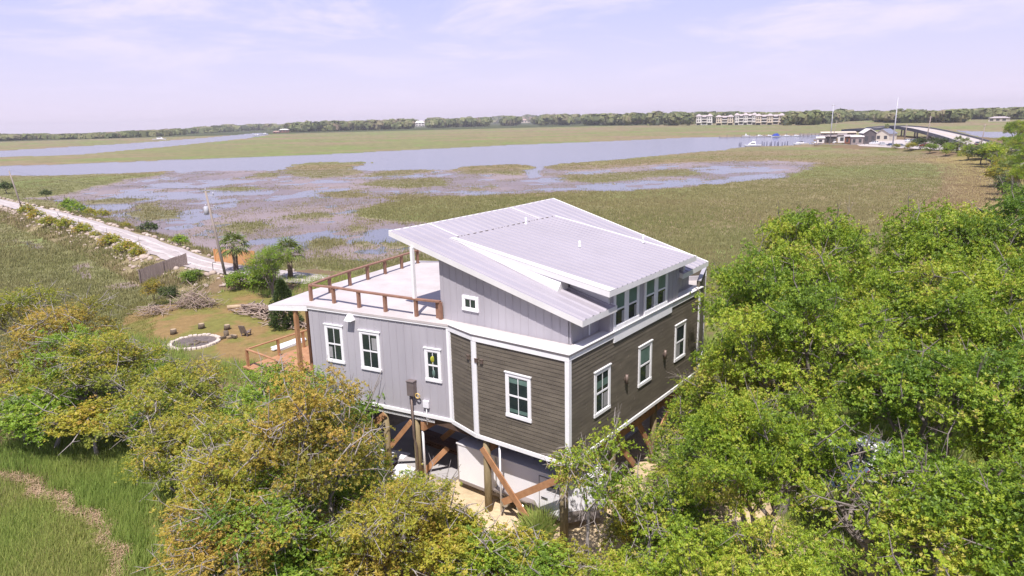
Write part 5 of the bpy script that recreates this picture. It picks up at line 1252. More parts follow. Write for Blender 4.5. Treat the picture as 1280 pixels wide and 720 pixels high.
for layer, (dy_, n_) in enumerate(((0, 620), (-2.5, 520), (-5.0, 420))):
    px = np.sort(rng.uniform(-240, 1640, n_)); by = np.interp(px, TL[:, 0], TL[:, 1]) + dy_ * (.55 if layer else 1) * np.clip((np.interp(px, TL[:, 0], TL[:, 1]) - np.interp(px, TL[:, 0], TL[:, 2])) / 14, .3, 1); ty = np.interp(px, TL[:, 0], TL[:, 2])
    for x, b_, t_ in zip(px, by, ty):
        if any(a_ < x < c_ and b_ > e_ for a_, c_, e_ in GAPS): b_ = 151.5 + 2.2 * rng.random()
        q = P(x, b_, -.8); dist = math.hypot(q[0], q[1])
        if dist > 5200: q = q * (5200 / dist); dist = 5200
        rt = ray(x, t_ + rng.normal(1.3, 1.2) + abs(rng.normal(0, 1.0))); hh = HC + rt[2] * dist / math.hypot(rt[0], rt[1])
        hh = max(hh, 6); w_ = max(5, dist / FPX * rng.uniform(4.5, 10))
        for j in range(2):
            f = rng.uniform(.35, .72); Cs.append((q[0] + rng.normal(0, w_ * .5), q[1] + rng.normal(0, w_ * .6), hh * f)); Rs.append((w_ * rng.uniform(.6, 1.0), w_ * .7, hh * (1 - f))); Tt.append(rng.normal(.42, .22))
Cs = np.array(Cs); Rs = np.array(Rs); Tt = np.array(Tt); NL = 34; n_ = len(Cs)
d = nrm(rng.normal(0, 1, (n_, NL, 3))); d[..., 2] = np.abs(d[..., 2]) * np.where(rng.random((n_, NL)) < .25, -1, 1)
p = Cs[:, None] + d * Rs[:, None] * rng.uniform(.75, 1.05, (n_, NL, 1)); e1 = nrm(np.cross(d + rng.normal(0, .4, d.shape), [0, 0, 1.])); e2 = np.cross(d, e1)
sz = (Rs[:, :1, None] * rng.uniform(.28, .52, (n_, NL, 1)))
V = np.stack([p - e1 * sz - e2 * sz * .6, p + e1 * sz * .8 - e2 * sz * .8, p + e1 * sz + e2 * sz * .7, p - e1 * sz * .7 + e2 * sz], 2).reshape(-1, 3)
T = np.clip(np.repeat(Tt[:, None], NL, 1) + rng.normal(0, .12, (n_, NL)), 0, 1).ravel()
o = from_arrays('far_woods', V, np.arange(len(V)).reshape(-1, 4), LM['farwood'], {'tint': ('FLOAT', np.repeat(T, 4))}); o['kind'] = 'stuff'; o['label'] = 'woods along the whole far shore'
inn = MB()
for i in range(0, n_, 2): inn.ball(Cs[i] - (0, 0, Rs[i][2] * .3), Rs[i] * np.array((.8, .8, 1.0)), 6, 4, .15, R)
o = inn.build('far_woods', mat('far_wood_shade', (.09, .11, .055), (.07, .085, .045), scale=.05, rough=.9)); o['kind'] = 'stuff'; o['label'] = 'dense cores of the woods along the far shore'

def facing(q): return math.atan2(q[1], q[0]) - math.pi / 2     # turned towards the camera
def hip(b, fr, x0, x1, y0, y1, z0, h_, ov=.8):
    x0 -= ov; x1 += ov; y0 -= ov; y1 += ov; w_ = min(x1 - x0, y1 - y0) / 2 * .75; ym = (y0 + y1) / 2
    b.add([fr(x0, y0, z0), fr(x1, y0, z0), fr(x1, y1, z0), fr(x0, y1, z0), fr(x0 + w_, ym, z0 + h_), fr(x1 - w_, ym, z0 + h_)], [(0, 1, 5, 4), (1, 2, 5), (2, 3, 4, 5), (3, 0, 4), (3, 2, 1, 0)])
def house_far(label, px, py, wpx, hpx, wallm, roofm, cat='house', name='far_house', dz=0, nwin=3, floors=2, group='houses across the marsh', zb=-.5, depth=None, legs=False):
    q = P(px, py, zb); dist = math.hypot(q[0], q[1]); k = dist / FPX; w_, h_ = wpx * k, hpx * k; dp = depth or min(w_ * .6, 18)
    root = thing(name, label, cat, q, group); fr = frame(q, facing(q) + R.uniform(-.25, .25)); z0 = h_ * .22 if legs else 0
    b = MB(); b.box(fr, -w_ / 2, w_ / 2, 0, dp, z0, h_ * .70)
    if legs:
        for i in range(5): x = -w_ / 2 + w_ * i / 4; b.box(fr, x - .4, x + .4, .2, 1, 0, z0)
    b.build('wall', wallm, root)
    b = MB(); hip(b, fr, -w_ / 2, w_ / 2, 0, dp, h_ * .70, h_ * .30, ov=w_ * .04); b.build('roof', roofm, root)
    for f in range(floors):
        for i in range(nwin):
            x = -w_ / 2 + w_ * (i + .5) / nwin; zz = z0 + (h_ * .7 - z0) * (f + .25) / floors; b = MB(); ww = w_ / nwin * .28; b.box(fr, x - ww, x + ww, -.12, .1, zz, zz + (h_ * .7 - z0) / floors * .55); b.build('window', M['darkwin'], root)
    return root
# row of condominiums
def condo(label, px, py, wpx, hpx, bays, mt, roofm=None):
    q = P(px, py, -.5); dist = math.hypot(q[0], q[1]); k = dist / FPX; w_, h_ = wpx * k, hpx * k; dp = 16
    root = thing('condominium', label, 'apartment block', q, 'condominium blocks on the far shore'); fr = frame(q, facing(q)); bw = w_ / bays
    b = MB(); b.box(fr, -w_ / 2, w_ / 2, 2.5, dp, 0, h_ * .74)
    for i in range(bays):
        x0 = -w_ / 2 + bw * i
        if i % 2 == 0: b.box(fr, x0 + bw * .08, x0 + bw * .92, .4, 2.5, h_ * .2, h_ * .80)
    b.build('wall', mt, root)
    for i in range(bays):
        x0 = -w_ / 2 + bw * i
        for f in range(3):
            z0 = h_ * (.03 + .24 * f)
            if i % 2 == 0:
                if f:
                    for j in (.28, .64):
                        b = MB(); b.box(fr, x0 + bw * (j - .10), x0 + bw * (j + .10), .28, .5, z0 + h_ * .04, z0 + h_ * .19); b.build('window', M['darkwin'], root)
                else: b = MB(); b.box(fr, x0 + bw * .15, x0 + bw * .85, 2.3, 2.6, .2, h_ * .17); b.build('garage_door', M['darkwin'], root)
            else:
                b = MB(); b.box(fr, x0 + bw * .12, x0 + bw * .88, 2.3, 2.6, z0 + h_ * .02, z0 + h_ * .19); b.build('window', M['darkwin'], root)
                if f: b = MB(); b.box(fr, x0, x0 + bw, .2, 2.29, z0 - h_ * .01, z0 + h_ * .015); b.box(fr, x0, x0 + bw, .2, .35, z0 + h_ * .015, z0 + h_ * .06); b.build('balcony', M['whitecond'], root)
    for i in range(0, bays, 2):
        x0 = -w_ / 2 + bw * i; b = MB(); hip(b, fr, x0 - bw * .1, x0 + bw * 1.1, 0, dp, h_ * .80, h_ * .2, ov=.6); b.build('roof', roofm or M['taupe'], root)
    b = MB(); hip(b, fr, -w_ / 2, w_ / 2, 2, dp, h_ * .74, h_ * .16, ov=.7); b.build('roof', roofm or M['taupe'], root)
condo('leftmost white condominium block of the waterfront row', 880, 156.3, 18.5, 12.5, 3, M['whitecond'])
condo('second condominium block of the row, tan with a grey hip roof', 905.5, 156.3, 19.5, 11.5, 3, M['tancond'])
condo('third condominium block of the row, white with tall balconies', 931.5, 156, 24, 13.5, 5, M['whitecond'])
condo('tan fourth condominium block at the right end of the row', 962, 156, 31, 12.5, 5, M['tancond'])
house_far('pink roofed villa right of the condominium row', 1003, 156, 13, 9, M['whitecond'], M['pinkroof'], nwin=3)
house_far('lone white house with white roof in the middle of the far shore', 525, 159.5, 11, 8, M['whitecond'], M['whitecond'], nwin=3, legs=True)
house_far('low pink house against the woods above the roof ridge', 657, 153.5, 10, 4.5, M['tancond'], M['pinkroof'], floors=1)
house_far('tiny white house left of the low pink house', 629, 153.6, 3, 3.2, M['whitecond'], M['taupe'], floors=1, nwin=1)
house_far('tiny white house on the marsh edge right of the lone white house', 568, 155, 3, 3, M['whitecond'], M['taupe'], floors=1, nwin=1)
house_far('tiny white cottage between the other two far cottages', 617, 153.8, 2.4, 3, M['whitecond'], M['taupe'], floors=1, nwin=1)
house_far('white shed in the reeds at the far left', 170, 170, 7, 2.6, M['whitecond'], M['whitecond'], floors=1, nwin=2)
house_far('small white house with a peaked roof at the far left', 228, 166, 5.5, 4, M['whitecond'], M['taupe'], floors=1, nwin=2)
house_far('long white roofed boathouse beyond the left creek', 355, 165.5, 11, 4, M['rust'], M['whitecond'], floors=1, nwin=3)
house_far('low red shed beside the long boathouse', 345, 166.5, 7, 2.5, M['rust'], M['pinkroof'], floors=1, nwin=2)
house_far('small white house on the creek mouth', 311, 162.5, 3.5, 3, M['whitecond'], M['whitecond'], floors=1, nwin=1)
house_far('white house in the trees behind the marina, left of the big pole', 1112, 148, 9, 6, M['whitecond'], M['taupe'], nwin=2)
house_far('white low building in the trees beyond the bridge', 1134, 148, 11, 3.5, M['whitecond'], M['whitecond'], floors=1)
house_far('pink roofed house in the trees beyond the bridge', 1168, 147.5, 9, 5.5, M['tancond'], M['pinkroof'], nwin=2)
house_far('pale house in the trees at the upper right', 1183, 148, 7, 3.6, M['whitecond'], M['taupe'], floors=1)
house_far('dark roofed house at the upper right edge of the woods', 1247, 152, 16, 5, M['beige'], M['taupe'], floors=1)
house_far('pink house at the far left end of the right hand woods', 1029, 148, 6, 5, M['tancond'], M['whitecond'], nwin=1)

# ------------------------------------------------------------------ boats and docks
def boat(label, px, py, L_, yaw, cabin=1.0, tower=False, name='motor_boat', cover=None, outr=False, group='boats on the creek'):
    q = P(px, py, ZWATER); root = thing(name, label, 'boat', q, group); fr = frame(q, yaw); W2 = L_ * .16
    st = [(-.5, .85, .0), (-.25, 1.0, 0), (.1, 1.0, .02), (.32, .72, .12), (.5, .04, .30)]
    b = MB(); vs = []
    for s, w_, rise in st:
        for y, z in ((-1, 1), (-.8, .35), (0, 0), (.8, .35), (1, 1)): vs.append(fr(s * L_ - (.06 * L_ if s == .5 and z < .9 else 0), y * W2 * w_, z * L_ * (.11 + .12 * rise) * 1.0 + (0 if z > .9 else -.1)))
    fs = [(i * 5 + j, (i + 1) * 5 + j, (i + 1) * 5 + j + 1, i * 5 + j + 1) for i in range(4) for j in range(4)] + [(0, 1, 2, 3, 4)] + [(i * 5, i * 5 + 4, (i + 1) * 5 + 4, (i + 1) * 5) for i in range(4)]
    b.add(vs, fs); b.build('hull', M['boat'], root)
    h0 = L_ * .11
    if cabin:
        b = MB(); b.hexa([fr(-.18 * L_, -W2 * .75, h0), fr(.22 * L_, -W2 * .6, h0 + .1), fr(.22 * L_, W2 * .6, h0 + .1), fr(-.18 * L_, W2 * .75, h0), fr(-.16 * L_, -W2 * .65, h0 + L_ * .13 * cabin), fr(.08 * L_, -W2 * .55, h0 + L_ * .13 * cabin), fr(.08 * L_, W2 * .55, h0 + L_ * .13 * cabin), fr(-.16 * L_, W2 * .65, h0 + L_ * .13 * cabin)])
        cb = b.build('cabin', M['boat'], root)
        b = MB(); b.hexa([fr(-.14 * L_, -W2 * .74, h0 + L_ * .05), fr(.12 * L_, -W2 * .64, h0 + L_ * .05), fr(.12 * L_, W2 * .64, h0 + L_ * .05), fr(-.14 * L_, W2 * .74, h0 + L_ * .05), fr(-.14 * L_, -W2 * .70, h0 + L_ * .10), fr(.10 * L_, -W2 * .60, h0 + L_ * .10), fr(.10 * L_, W2 * .60, h0 + L_ * .10), fr(-.14 * L_, W2 * .70, h0 + L_ * .10)]); b.build('window', M['darkwin'], cb)
    if tower:
        z0 = h0 + L_ * .13
        b = MB(); b.hexa([fr(-.16 * L_, -W2 * .5, z0), fr(.03 * L_, -W2 * .5, z0), fr(.03 * L_, W2 * .5, z0), fr(-.16 * L_, W2 * .5, z0), fr(-.15 * L_, -W2 * .45, z0 + L_ * .06), fr(.0, -W2 * .4, z0 + L_ * .06), fr(.0, W2 * .4, z0 + L_ * .06), fr(-.15 * L_, W2 * .45, z0 + L_ * .06)]); b.build('flybridge', M['boat'], root)
        b = MB()
        for x, y in ((-.13, -.4), (-.13, .4), (-.02, -.4), (-.02, .4)): b.tube([fr(x * L_, y * W2, z0 + L_ * .05), fr(x * L_, y * W2, z0 + L_ * .16)], .05, 5)
        b.box(fr, -.15 * L_, 0.01 * L_, -W2 * .5, W2 * .5, z0 + L_ * .16, z0 + L_ * .17); b.build('hardtop', M['boat'], root)
    if cover: b = MB(); b.hexa([fr(-.42 * L_, -W2 * .9, h0), fr(.3 * L_, -W2 * .7, h0 + .1), fr(.3 * L_, W2 * .7, h0 + .1), fr(-.42 * L_, W2 * .9, h0), fr(-.3 * L_, -.1, h0 + L_ * .2), fr(.1 * L_, -.1, h0 + L_ * .24), fr(.1 * L_, .1, h0 + L_ * .24), fr(-.3 * L_, .1, h0 + L_ * .2)]); b.build('cover', cover, root)
    if outr: b = MB(); b.tube([fr(-.05 * L_, 0, h0), fr(-.05 * L_, 0, h0 + L_ * .55)], .06, 5); b.build('mast', M['steel'], root)
    return root
boat('white cabin cruiser with a flybridge lying left of the dock piles', 940, 183.4, 10.5, math.pi - .1, 1.0, True)
boat('white fishing boat with a mast right of the dock piles', 1000, 181.2, 10, math.pi + .15, .7, False, outr=True)
boat('white skiff moored behind the fishing boat', 1021, 180, 7, math.pi, .8)
boat('boat under a blue tarp at the far float', 970.5, 171.4, 9, .3, 0, cover=M['tarp'])
for i, (px, lb) in enumerate(((933, 'leftmost small white boat at the far float'), (949.5, 'small white boat left of the blue tarp'), (962, 'small white boat just left of the blue tarp boat'), (983, 'small white boat right of the blue tarp boat'), (995, 'rightmost small white boat at the far float'))):
    boat(lb, px, 170.8, 7, R.uniform(-.4, .4), .9, i == 0)
for px, py, lb, L_ in ((321, 170, 'white boat moored in the mouth of the left creek', 17), (331, 168, 'dark boat moored in the mouth of the left creek', 16), (200, 175.3, 'dark barge on the far bank of the left creek', 22)):
    boat(lb, px, py, L_, .1, .9)
def dock(label, a, b_, wd, nail, piles_, name='dock'):
    a = np.array(a); b_ = np.array(b_); L_ = np.linalg.norm(b_ - a); d = (b_ - a) / L_; root = thing(name, label, 'dock', a, 'docks of the marina'); fr = lambda s, n_, z: (a[0] + d[0] * s - d[1] * n_, a[1] + d[1] * s + d[0] * n_, a[2] + z)
    b = MB(); b.box(fr, 0, L_, -wd / 2, wd / 2, 0, .35); b.build('deck', M['dockwood'], root)
    for i in range(piles_):
        s = L_ * i / (piles_ - 1); b = MB(); h_ = R.uniform(1.0, 2.2) * nail; b.tube([fr(s, wd * .55, -1.5), fr(s, wd * .55, h_)], .16, 6); b.build('piling', M['bluepile'], root)
    return root
dock('long floating dock beyond the cruiser', P(900, 172, ZWATER + .3), P(1012, 169.5, ZWATER + .3), 2.5, 1.3, 13)
dock('fixed timber pier reaching from the marina towards the river', P(1002, 168, .6), P(1040, 166.5, .6), 3, .6, 9)
for i, px in enumerate((924, 926, 952.5, 955, 958.5, 962.5, 964, 968.5, 971.5, 973, 977.5, 981, 984)):
    q = P(px, 182.5 + (i % 3) * .2 - (px - 920) * .012, ZWATER); b = MB(); b.tube([q - (0, 0, 1), q + (0, 0, 2.0 + .9 * (i * 7 % 5) / 5)], .22, 7); o = b.build('dock_pile', M['bluepile']); tag(o, 'dark blue mooring pile standing in the water right of the white cruiser' if px > 930 else 'dark mooring pile standing left of the white cruiser', 'pile', 'mooring piles by the cruiser')

# ------------------------------------------------------------------ vehicles
def car(label, loc, yaw, paint, kind='sedan', s=1.0, group=None, name='parked_car', detail=True):
    root = thing(name, label, 'car' if kind != 'pickup' else 'pickup truck', loc, group); fr = frame(loc, yaw); sc = lambda a, b_, c: fr(a * s, b_ * s, c * s)
    hb = .98 if kind == 'sedan' else 1.12; ht = 1.45 if kind == 'sedan' else 1.80
    if kind == 'sedan': cab = [(-1.75, hb), (-1.15, ht), (.35, ht), (1.15, hb)]
    elif kind == 'pickup': cab = [(-.35, hb), (-.25, ht), (.75, ht), (1.35, hb)]
    else: cab = [(-2.2, hb), (-1.95, ht), (.45, ht), (1.15, hb)]
    low = [(-2.3, .45), (-2.35, .75), (-2.28, hb - .02), (cab[0][0], hb), (cab[3][0], hb), (2.05, hb - .14), (2.3, .75), (2.28, .42), (1.85, .30), (-1.9, .30)]
    b = MB()
    def loft(prof, ws):
        n = len(prof); vs = []
        for y, inset in ws: vs += [sc(x * (1 - inset * .03), y, z - (inset * .04 if z > .8 else -inset * .03)) for x, z in prof]
        k = len(ws); b.add(vs, [(j * n + i, j * n + (i + 1) % n, (j + 1) * n + (i + 1) % n, (j + 1) * n + i) for j in range(k - 1) for i in range(n)] + [tuple(range(n))[::-1], tuple((k - 1) * n + i for i in range(n))])
    loft(low, [(-.90, 1), (-.84, 0), (.84, 0), (.90, 1)])
    body = b.build('body', paint, root, bevel=.04 * s)
    b = MB(); c0, c1, c2, c3 = cab
    b.hexa([sc(c0[0], -.80, hb - .01), sc(c3[0], -.80, hb - .01), sc(c3[0], .80, hb - .01), sc(c0[0], .80, hb - .01), sc(c1[0], -.62, ht), sc(c2[0], -.62, ht), sc(c2[0], .62, ht), sc(c1[0], .62, ht)])
    b.build('cabin', paint, root, bevel=.05 * s)
    def pane(nm, pts): b = MB(); b.hexa([sc(*p) for p in pts]); b.build(nm, M['carglass'], root)
    lerp = lambda p, q, t: tuple(a + (c - a) * t for a, c in zip(p, q))
    def quad(nm, bl, br, tr_, tl, nrm_):
        pts = [bl, br, tr_, tl]; ctr = tuple(sum(p[i] for p in pts) / 4 for i in range(3)); pts = [lerp(ctr, p, .86) for p in pts]
        o_ = [tuple(p[i] + nrm_[i] * .012 for i in range(3)) for p in pts]; i_ = [tuple(p[i] - nrm_[i] * .02 for i in range(3)) for p in pts]; pane(nm, i_ + o_)
    quad('windshield', (c3[0], -.80, hb), (c3[0], .80, hb), (c2[0], .62, ht), (c2[0], -.62, ht), (.6, 0, .8))
    quad('rear_window', (c0[0], -.80, hb), (c0[0], .80, hb), (c1[0], .62, ht), (c1[0], -.62, ht), (-.8, 0, .6))
    for sy in (-1, 1):
        xm = (c1[0] + c2[0]) / 2
        quad('side_window', (c0[0] + .15, sy * .80, hb), (xm - .04, sy * .80, hb), (xm - .04, sy * .62, ht), (c1[0] + .05, sy * .62, ht), (0, sy, .3))
        quad('side_window', (xm + .04, sy * .80, hb), (c3[0] - .15, sy * .80, hb), (c2[0] - .03, sy * .62, ht), (xm + .04, sy * .62, ht), (0, sy, .3))
        for x in (-1.42, 1.42): wheel(root, sc(x, sy * .80, .33), np.array(sc(0, sy, 0)) - np.array(sc(0, 0, 0)), .33 * s, .22 * s)
        b = MB(); b.box(sc, 2.2, 2.31, sy * .70 - .16, sy * .70 + .16, .64, .78); b.build('headlight', M['lens'], root)
        b = MB(); b.box(sc, -2.36, -2.26, sy * .72 - .12, sy * .72 + .12, .68, .86); b.build('tail_light', M['taillens'], root)
        if detail: b = MB(); b.box(sc, c3[0] - .32, c3[0] - .18, sy * .92 - .08, sy * .92 + .08, hb - .02, hb + .12); b.build('mirror', paint, root)
    if kind == 'pickup': b = MB(); b.box(sc, -2.15, -.45, -.70, .70, hb - .015, hb + .004); b.build('bed', M['black'], root)
    return root
CARS = [(1092, 180.5, 'white', 'suv', 'white van parked at the left end of the marina lot'), (1103, 181.5, 'silver', 'sedan', 'silver car second from the left in the marina lot'), (1114, 182.5, 'blue', 'sedan', 'dark blue car in the middle of the marina lot'), (1125.5, 183.2, 'grey', 'sedan', 'grey car at the right end of the marina lot'), (1136, 177.5, 'white', 'suv', 'white van under the bridge'), (1143, 177.5, 'silver', 'suv', 'silver van parked beside the white one under the bridge'), (1156, 183.5, 'red', 'suv', 'red car between the two dark bushes')]
for px, py, c_, k_, lb in CARS: car(lb, P(px, py, .12), facing(P(px, py, 0)) + R.choice((.5, .8, 2.5)), M['car_' + c_], k_, group='cars parked at the marina', detail=False)
# cars under the oaks
q = P(1082, 596, .0); car('white car with a dark windshield parked in the shade under the big oaks', q, 2.15, M['car_white'], 'suv', 1.05)
q = P(1012, 592, .0); car('dark blue car parked under the oaks beside the white car', q, 2.2, M['car_blue'], 'sedan', 1.05)

# ------------------------------------------------------------------ bridge and marina
def strip3(pts, offs, name, mt, parent, z_off=0.0, th_=None):
    pts = np.array(pts, float); S = [pts[0]]
    # Catmull-Rom resample
    ext = np.vstack([2 * pts[0] - pts[1], pts, 2 * pts[-1] - pts[-2]]); S = []
    for i in range(1, len(ext) - 2):
        for t_ in np.linspace(0, 1, 8, endpoint=False):
            a, b_, c, d = ext[i - 1], ext[i], ext[i + 1], ext[i + 2]; S.append(.5 * ((2 * b_) + (c - a) * t_ + (2 * a - 5 * b_ + 4 * c - d) * t_ ** 2 + (3 * b_ - a - 3 * c + d) * t_ ** 3))
    S.append(pts[-1]); S = np.array(S); T = np.gradient(S[:, :2], axis=0); T /= np.linalg.norm(T, axis=1)[:, None]; N = np.stack([-T[:, 1], T[:, 0]], -1)
    b = MB(); vs = []
    for i in range(len(S)):
        for o_, z in offs: vs.append((S[i, 0] + N[i, 0] * o_, S[i, 1] + N[i, 1] * o_, S[i, 2] + z + z_off))
    k = len(offs); b.add(vs, [(i * k + j, (i + 1) * k + j, (i + 1) * k + (j + 1) % k, i * k + (j + 1) % k) for i in range(len(S) - 1) for j in range(k)] + [tuple(range(k)), tuple((len(S) - 1) * k + j for j in range(k))[::-1]])
    return b.build(name, mt, parent), S, N
BR = [P(1330, 222, .6), P(1246, 190, .9), P(1226, 181.5, 1.4), P(1203, 173.8, 2.6), P(1175, 166.4, 4.2), P(1148, 160.8, 5.5), P(1122, 158.4, 6.0), P(1102, 159.4, 5.6), P(1085, 161.3, 4.8), P(1062, 163.0, 3.5)]
bro = thing('road_bridge', 'curved concrete road bridge with dark blue parapets rising over the creek', 'bridge', P(1175, 172, 0))
dkb, S, N = strip3(BR, [(-6.4, 0), (6.4, 0), (6.4, -.9), (-6.4, -.9)], 'deck', M['concrete'], bro)
for sd in (-1, 1): strip3(BR, [(sd * 6.45, -.9), (sd * 6.45, .85), (sd * 6.8, .85), (sd * 6.8, -1.1)], 'parapet', M['bluesteel'], bro)
strip3(BR, [(-.14, 0.006), (.14, 0.006), (.14, .0), (-.14, .0)], 'lane_line', mat('yellow_lane_paint', (.55, .40, .08), rough=.8), bro)
for i in range(18, len(S) - 1, 5):
    if S[i, 2] < 2.6: continue
    b = MB()
    for sd in (-3.4, 3.4):
        x, y = S[i, 0] + N[i, 0] * sd, S[i, 1] + N[i, 1] * sd; b.tube([(x, y, -3), (x, y, S[i, 2] - 1.6)], .55, 10)
    a_, c_ = S[i, :2] - N[i] * 5, S[i, :2] + N[i] * 5; b.bar((*a_, S[i, 2] - 1.3), (*c_, S[i, 2] - 1.3), 1.1, .75); b.build('pier', M['concrete'], bro)
i = 10; yawb = math.atan2(S[i + 1, 1] - S[i, 1], S[i + 1, 0] - S[i, 0])
car('dark maroon car driving on the bridge ramp', S[15] + np.array((N[15, 0] * 2.2, N[15, 1] * 2.2, .01)), math.atan2(S[16, 1] - S[15, 1], S[16, 0] - S[15, 0]), M['car_maroon'], 'suv', 1.1, name='car', detail=False)
car('white car driving at the foot of the bridge ramp', S[8] + np.array((N[8, 0] * 1.8, N[8, 1] * 1.8, .01)), math.atan2(S[9, 1] - S[8, 1], S[9, 0] - S[8, 0]), M['car_white'], 'suv', 1.1, name='car', detail=False)
lot = MB(); lot.add([P(1075, 182.5, .09), P(1170, 187, .09), P(1215, 188, .09), P(1190, 177, .09), P(1110, 174, .09), P(1060, 176, .09)], [(0, 1, 2, 3, 4, 5)]); o = lot.build('parking_lot', M['concrete']); o['kind'] = 'structure'
def shed(label, px, py, wm_, dm, h_, wallm, roofm, yaw_, gable=True, group='marina buildings', name='marina_building', win=2):
    q = P(px, py, .1); root = thing(name, label, 'building', q, group); fr = frame(q, facing(q) + yaw_)
    b = MB(); b.box(fr, -wm_ / 2, wm_ / 2, 0, dm, 0, h_)
    if gable: b.add([fr(-wm_ / 2, 0, h_), fr(wm_ / 2, 0, h_), fr(0, 0, h_ + wm_ * .32), fr(-wm_ / 2, dm, h_), fr(wm_ / 2, dm, h_), fr(0, dm, h_ + wm_ * .32)], [(0, 1, 2), (5, 4, 3)])
    b.build('wall', wallm, root); b = MB(); o_ = .5
    if gable:
        for sx in (-1, 1):
            e_ = sx * (wm_ / 2 + o_); zz = h_ - o_ * .64; b.hexa([fr(0, -o_, h_ + wm_ * .32), fr(e_, -o_, zz), fr(e_, dm + o_, zz), fr(0, dm + o_, h_ + wm_ * .32), fr(0, -o_, h_ + wm_ * .32 + .25), fr(e_, -o_, zz + .25), fr(e_, dm + o_, zz + .25), fr(0, dm + o_, h_ + wm_ * .32 + .25)])
    else: b.hexa([fr(-wm_ / 2 - o_, -o_, h_), fr(wm_ / 2 + o_, -o_, h_), fr(wm_ / 2 + o_, dm + o_, h_ + .6), fr(-wm_ / 2 - o_, dm + o_, h_ + .6), fr(-wm_ / 2 - o_, -o_, h_ + .3), fr(wm_ / 2 + o_, -o_, h_ + .3), fr(wm_ / 2 + o_, dm + o_, h_ + .9), fr(-wm_ / 2 - o_, dm + o_, h_ + .9)])
    b.build('roof', roofm, root)
    for i in range(win):
        x = -wm_ / 2 + wm_ * (i + .5) / win; b = MB(); b.box(fr, x - wm_ / win * .22, x + wm_ / win * .22, -.06, .1, h_ * .25, h_ * .72); b.build('window', M['darkwin'], root)
shed('beige gabled marina building beside the bridge', 1102, 176, 8.2, 12, 4.2, M['beige'], M['steel'], -.35)
shed('dark boathouse with white gear in front, left of the beige building', 1086.5, 180, 6.5, 8, 6.0, M['darkshed'], M['whitecond'], .3)
shed('low grey shed with a white roof at the left of the marina', 1071, 180.5, 6, 6, 4.0, M['dockwood'], M['whitecond'], .1, False)
shed('rusty red fronted shed in the middle of the marina', 1062, 179.5, 5.5, 6, 3.8, M['rust'], M['taupe'], .0, False)
shed('white ice house at the left end of the marina', 1052, 178.5, 4.2, 5, 4.4, M['whitecond'], M['dockwood'], .0, False, win=1)
shed('dark timber net shed at the water edge of the marina', 1035, 178.4, 9, 5, 3.4, M['darkshed'], M['dockwood'], .0, False, win=3)
shed('long low tan roofed dock house at the back of the marina', 1048, 172.5, 22, 8, 3.4, M['dockwood'], M['tancond'], .1, False, win=5)
for px, py, lb, sh in ((1029, 180.6, 'white boat standing at the left end of the marina quay', False), (1044, 181.2, 'white boat tied along the marina quay', True), (1066, 182.2, 'white boat in front of the rusty fronted shed', False), (1079, 182.6, 'white boat in front of the dark boathouse', True)):
    boat(lb, px, py, 7.5, R.choice((.2, 2.9)), .9, sh, group='boats along the marina quay')
shed('small white shed at the left tip of the marina', 1025.5, 179, 4.0, 4, 2.8, M['whitecond'], M['whitecond'], .1, False, win=1)
dock('marina quay with dark piles along the marsh edge', P(1016, 180.8, -.3), P(1084, 181.8, -.3), 3, .5, 15, 'quay')
def ppole(label, px, py, tpy, r_, mt, lean=0, arm=True, grp='poles at the marina and the bridge'):
    q = P(px, py, 0); root = thing('utility_pole', label, 'utility pole', q, grp); d_ = math.hypot(q[0], q[1]); rt = ray(px + lean, tpy); h_ = HC + rt[2] * d_ / math.hypot(rt[0], rt[1]); x_ = lean * d_ / FPX
    b = MB(); b.tube([q - (0, 0, .3), q + (x_, 0, h_)], [r_, r_ * .6], 9); b.build('pole', mt, root)
    if arm: b = MB(); fr = frame(q + (x_, 0, h_), .4); b.box(fr, -1.3, 1.3, -.09, .09, -1.0, -.8); b.build('crossarm', M['pole'], root)
ppole('tallest white steel pole in front of the bridge', 1115.5, 183.5, 122, .34, M['greycan'], .6, False)
ppole('pale pole at the left of the marina', 1037.5, 179, 130, .28, M['greycan'], .3)
ppole('leaning brown mast next to the pale marina pole', 1039.5, 178, 150, .2, M['pole'], 4, False)
ppole('short pole against the bridge parapet', 1130.5, 175, 155, .34, M['pole'], 1)
ppole('wooden pole right of the bridge hump', 1157.5, 178, 145, .36, M['pole'], 2)
ppole('wooden pole on the right of the bridge ramp', 1225.5, 186, 155, .25, M['pole'], 1.5)
ppole('short thick pole in front of the bridge ramp bushes', 1222, 195.5, 176, .3, M['pole'], .5, False)
# trees and palms by the bridge
for px, py, s, lm, lb in ((1150, 187, 1.75, 'juniper', 'dark round bush left of the two below the bridge'), (1174, 188, 1.85, 'juniper', 'dark round bush right of the two below the bridge'), (1189, 191, 1.4, 'bright', 'pale green bush left of the ramp palms'), (1234, 199, 2.0, 'oakdeep', 'olive green bush at the foot of the bridge ramp'), (1206, 194, 1.0, 'olive', 'low bush under the ramp palms'), (1218, 196, .9, 'bright', 'low green bush beside the short thick pole')):
    plant_tree('bush', lb, 'bush', 'bush%d' % R.randrange(3), lm, P(px, py, 0), s * 1.7, R.uniform(0, 6), s * 1.35, group='bushes below the bridge')
palm('left cabbage palm of the pair beside the bridge ramp', P(1196, 191, 0), 4.6, 1.8, 21); palm('right cabbage palm of the pair beside the bridge ramp', P(1205, 192, 0), 4.2, 1.8, 22); palm('single cabbage palm in front of the dark boathouse', P(1107, 172, 0), 7.5, 1.3, 23)
for px, py, hh, sd, lb in ((1258, 204, 5.0, 31, 'cabbage palm at the right edge, nearest the bridge road'), (1262, 214, 4.0, 32, 'cabbage palm at the right edge below the road'), (1254, 240, 4.6, 33, 'cabbage palm leaning over the dry yellow margin')): palm(lb, P(px, py, 0), hh, 1.6, sd)
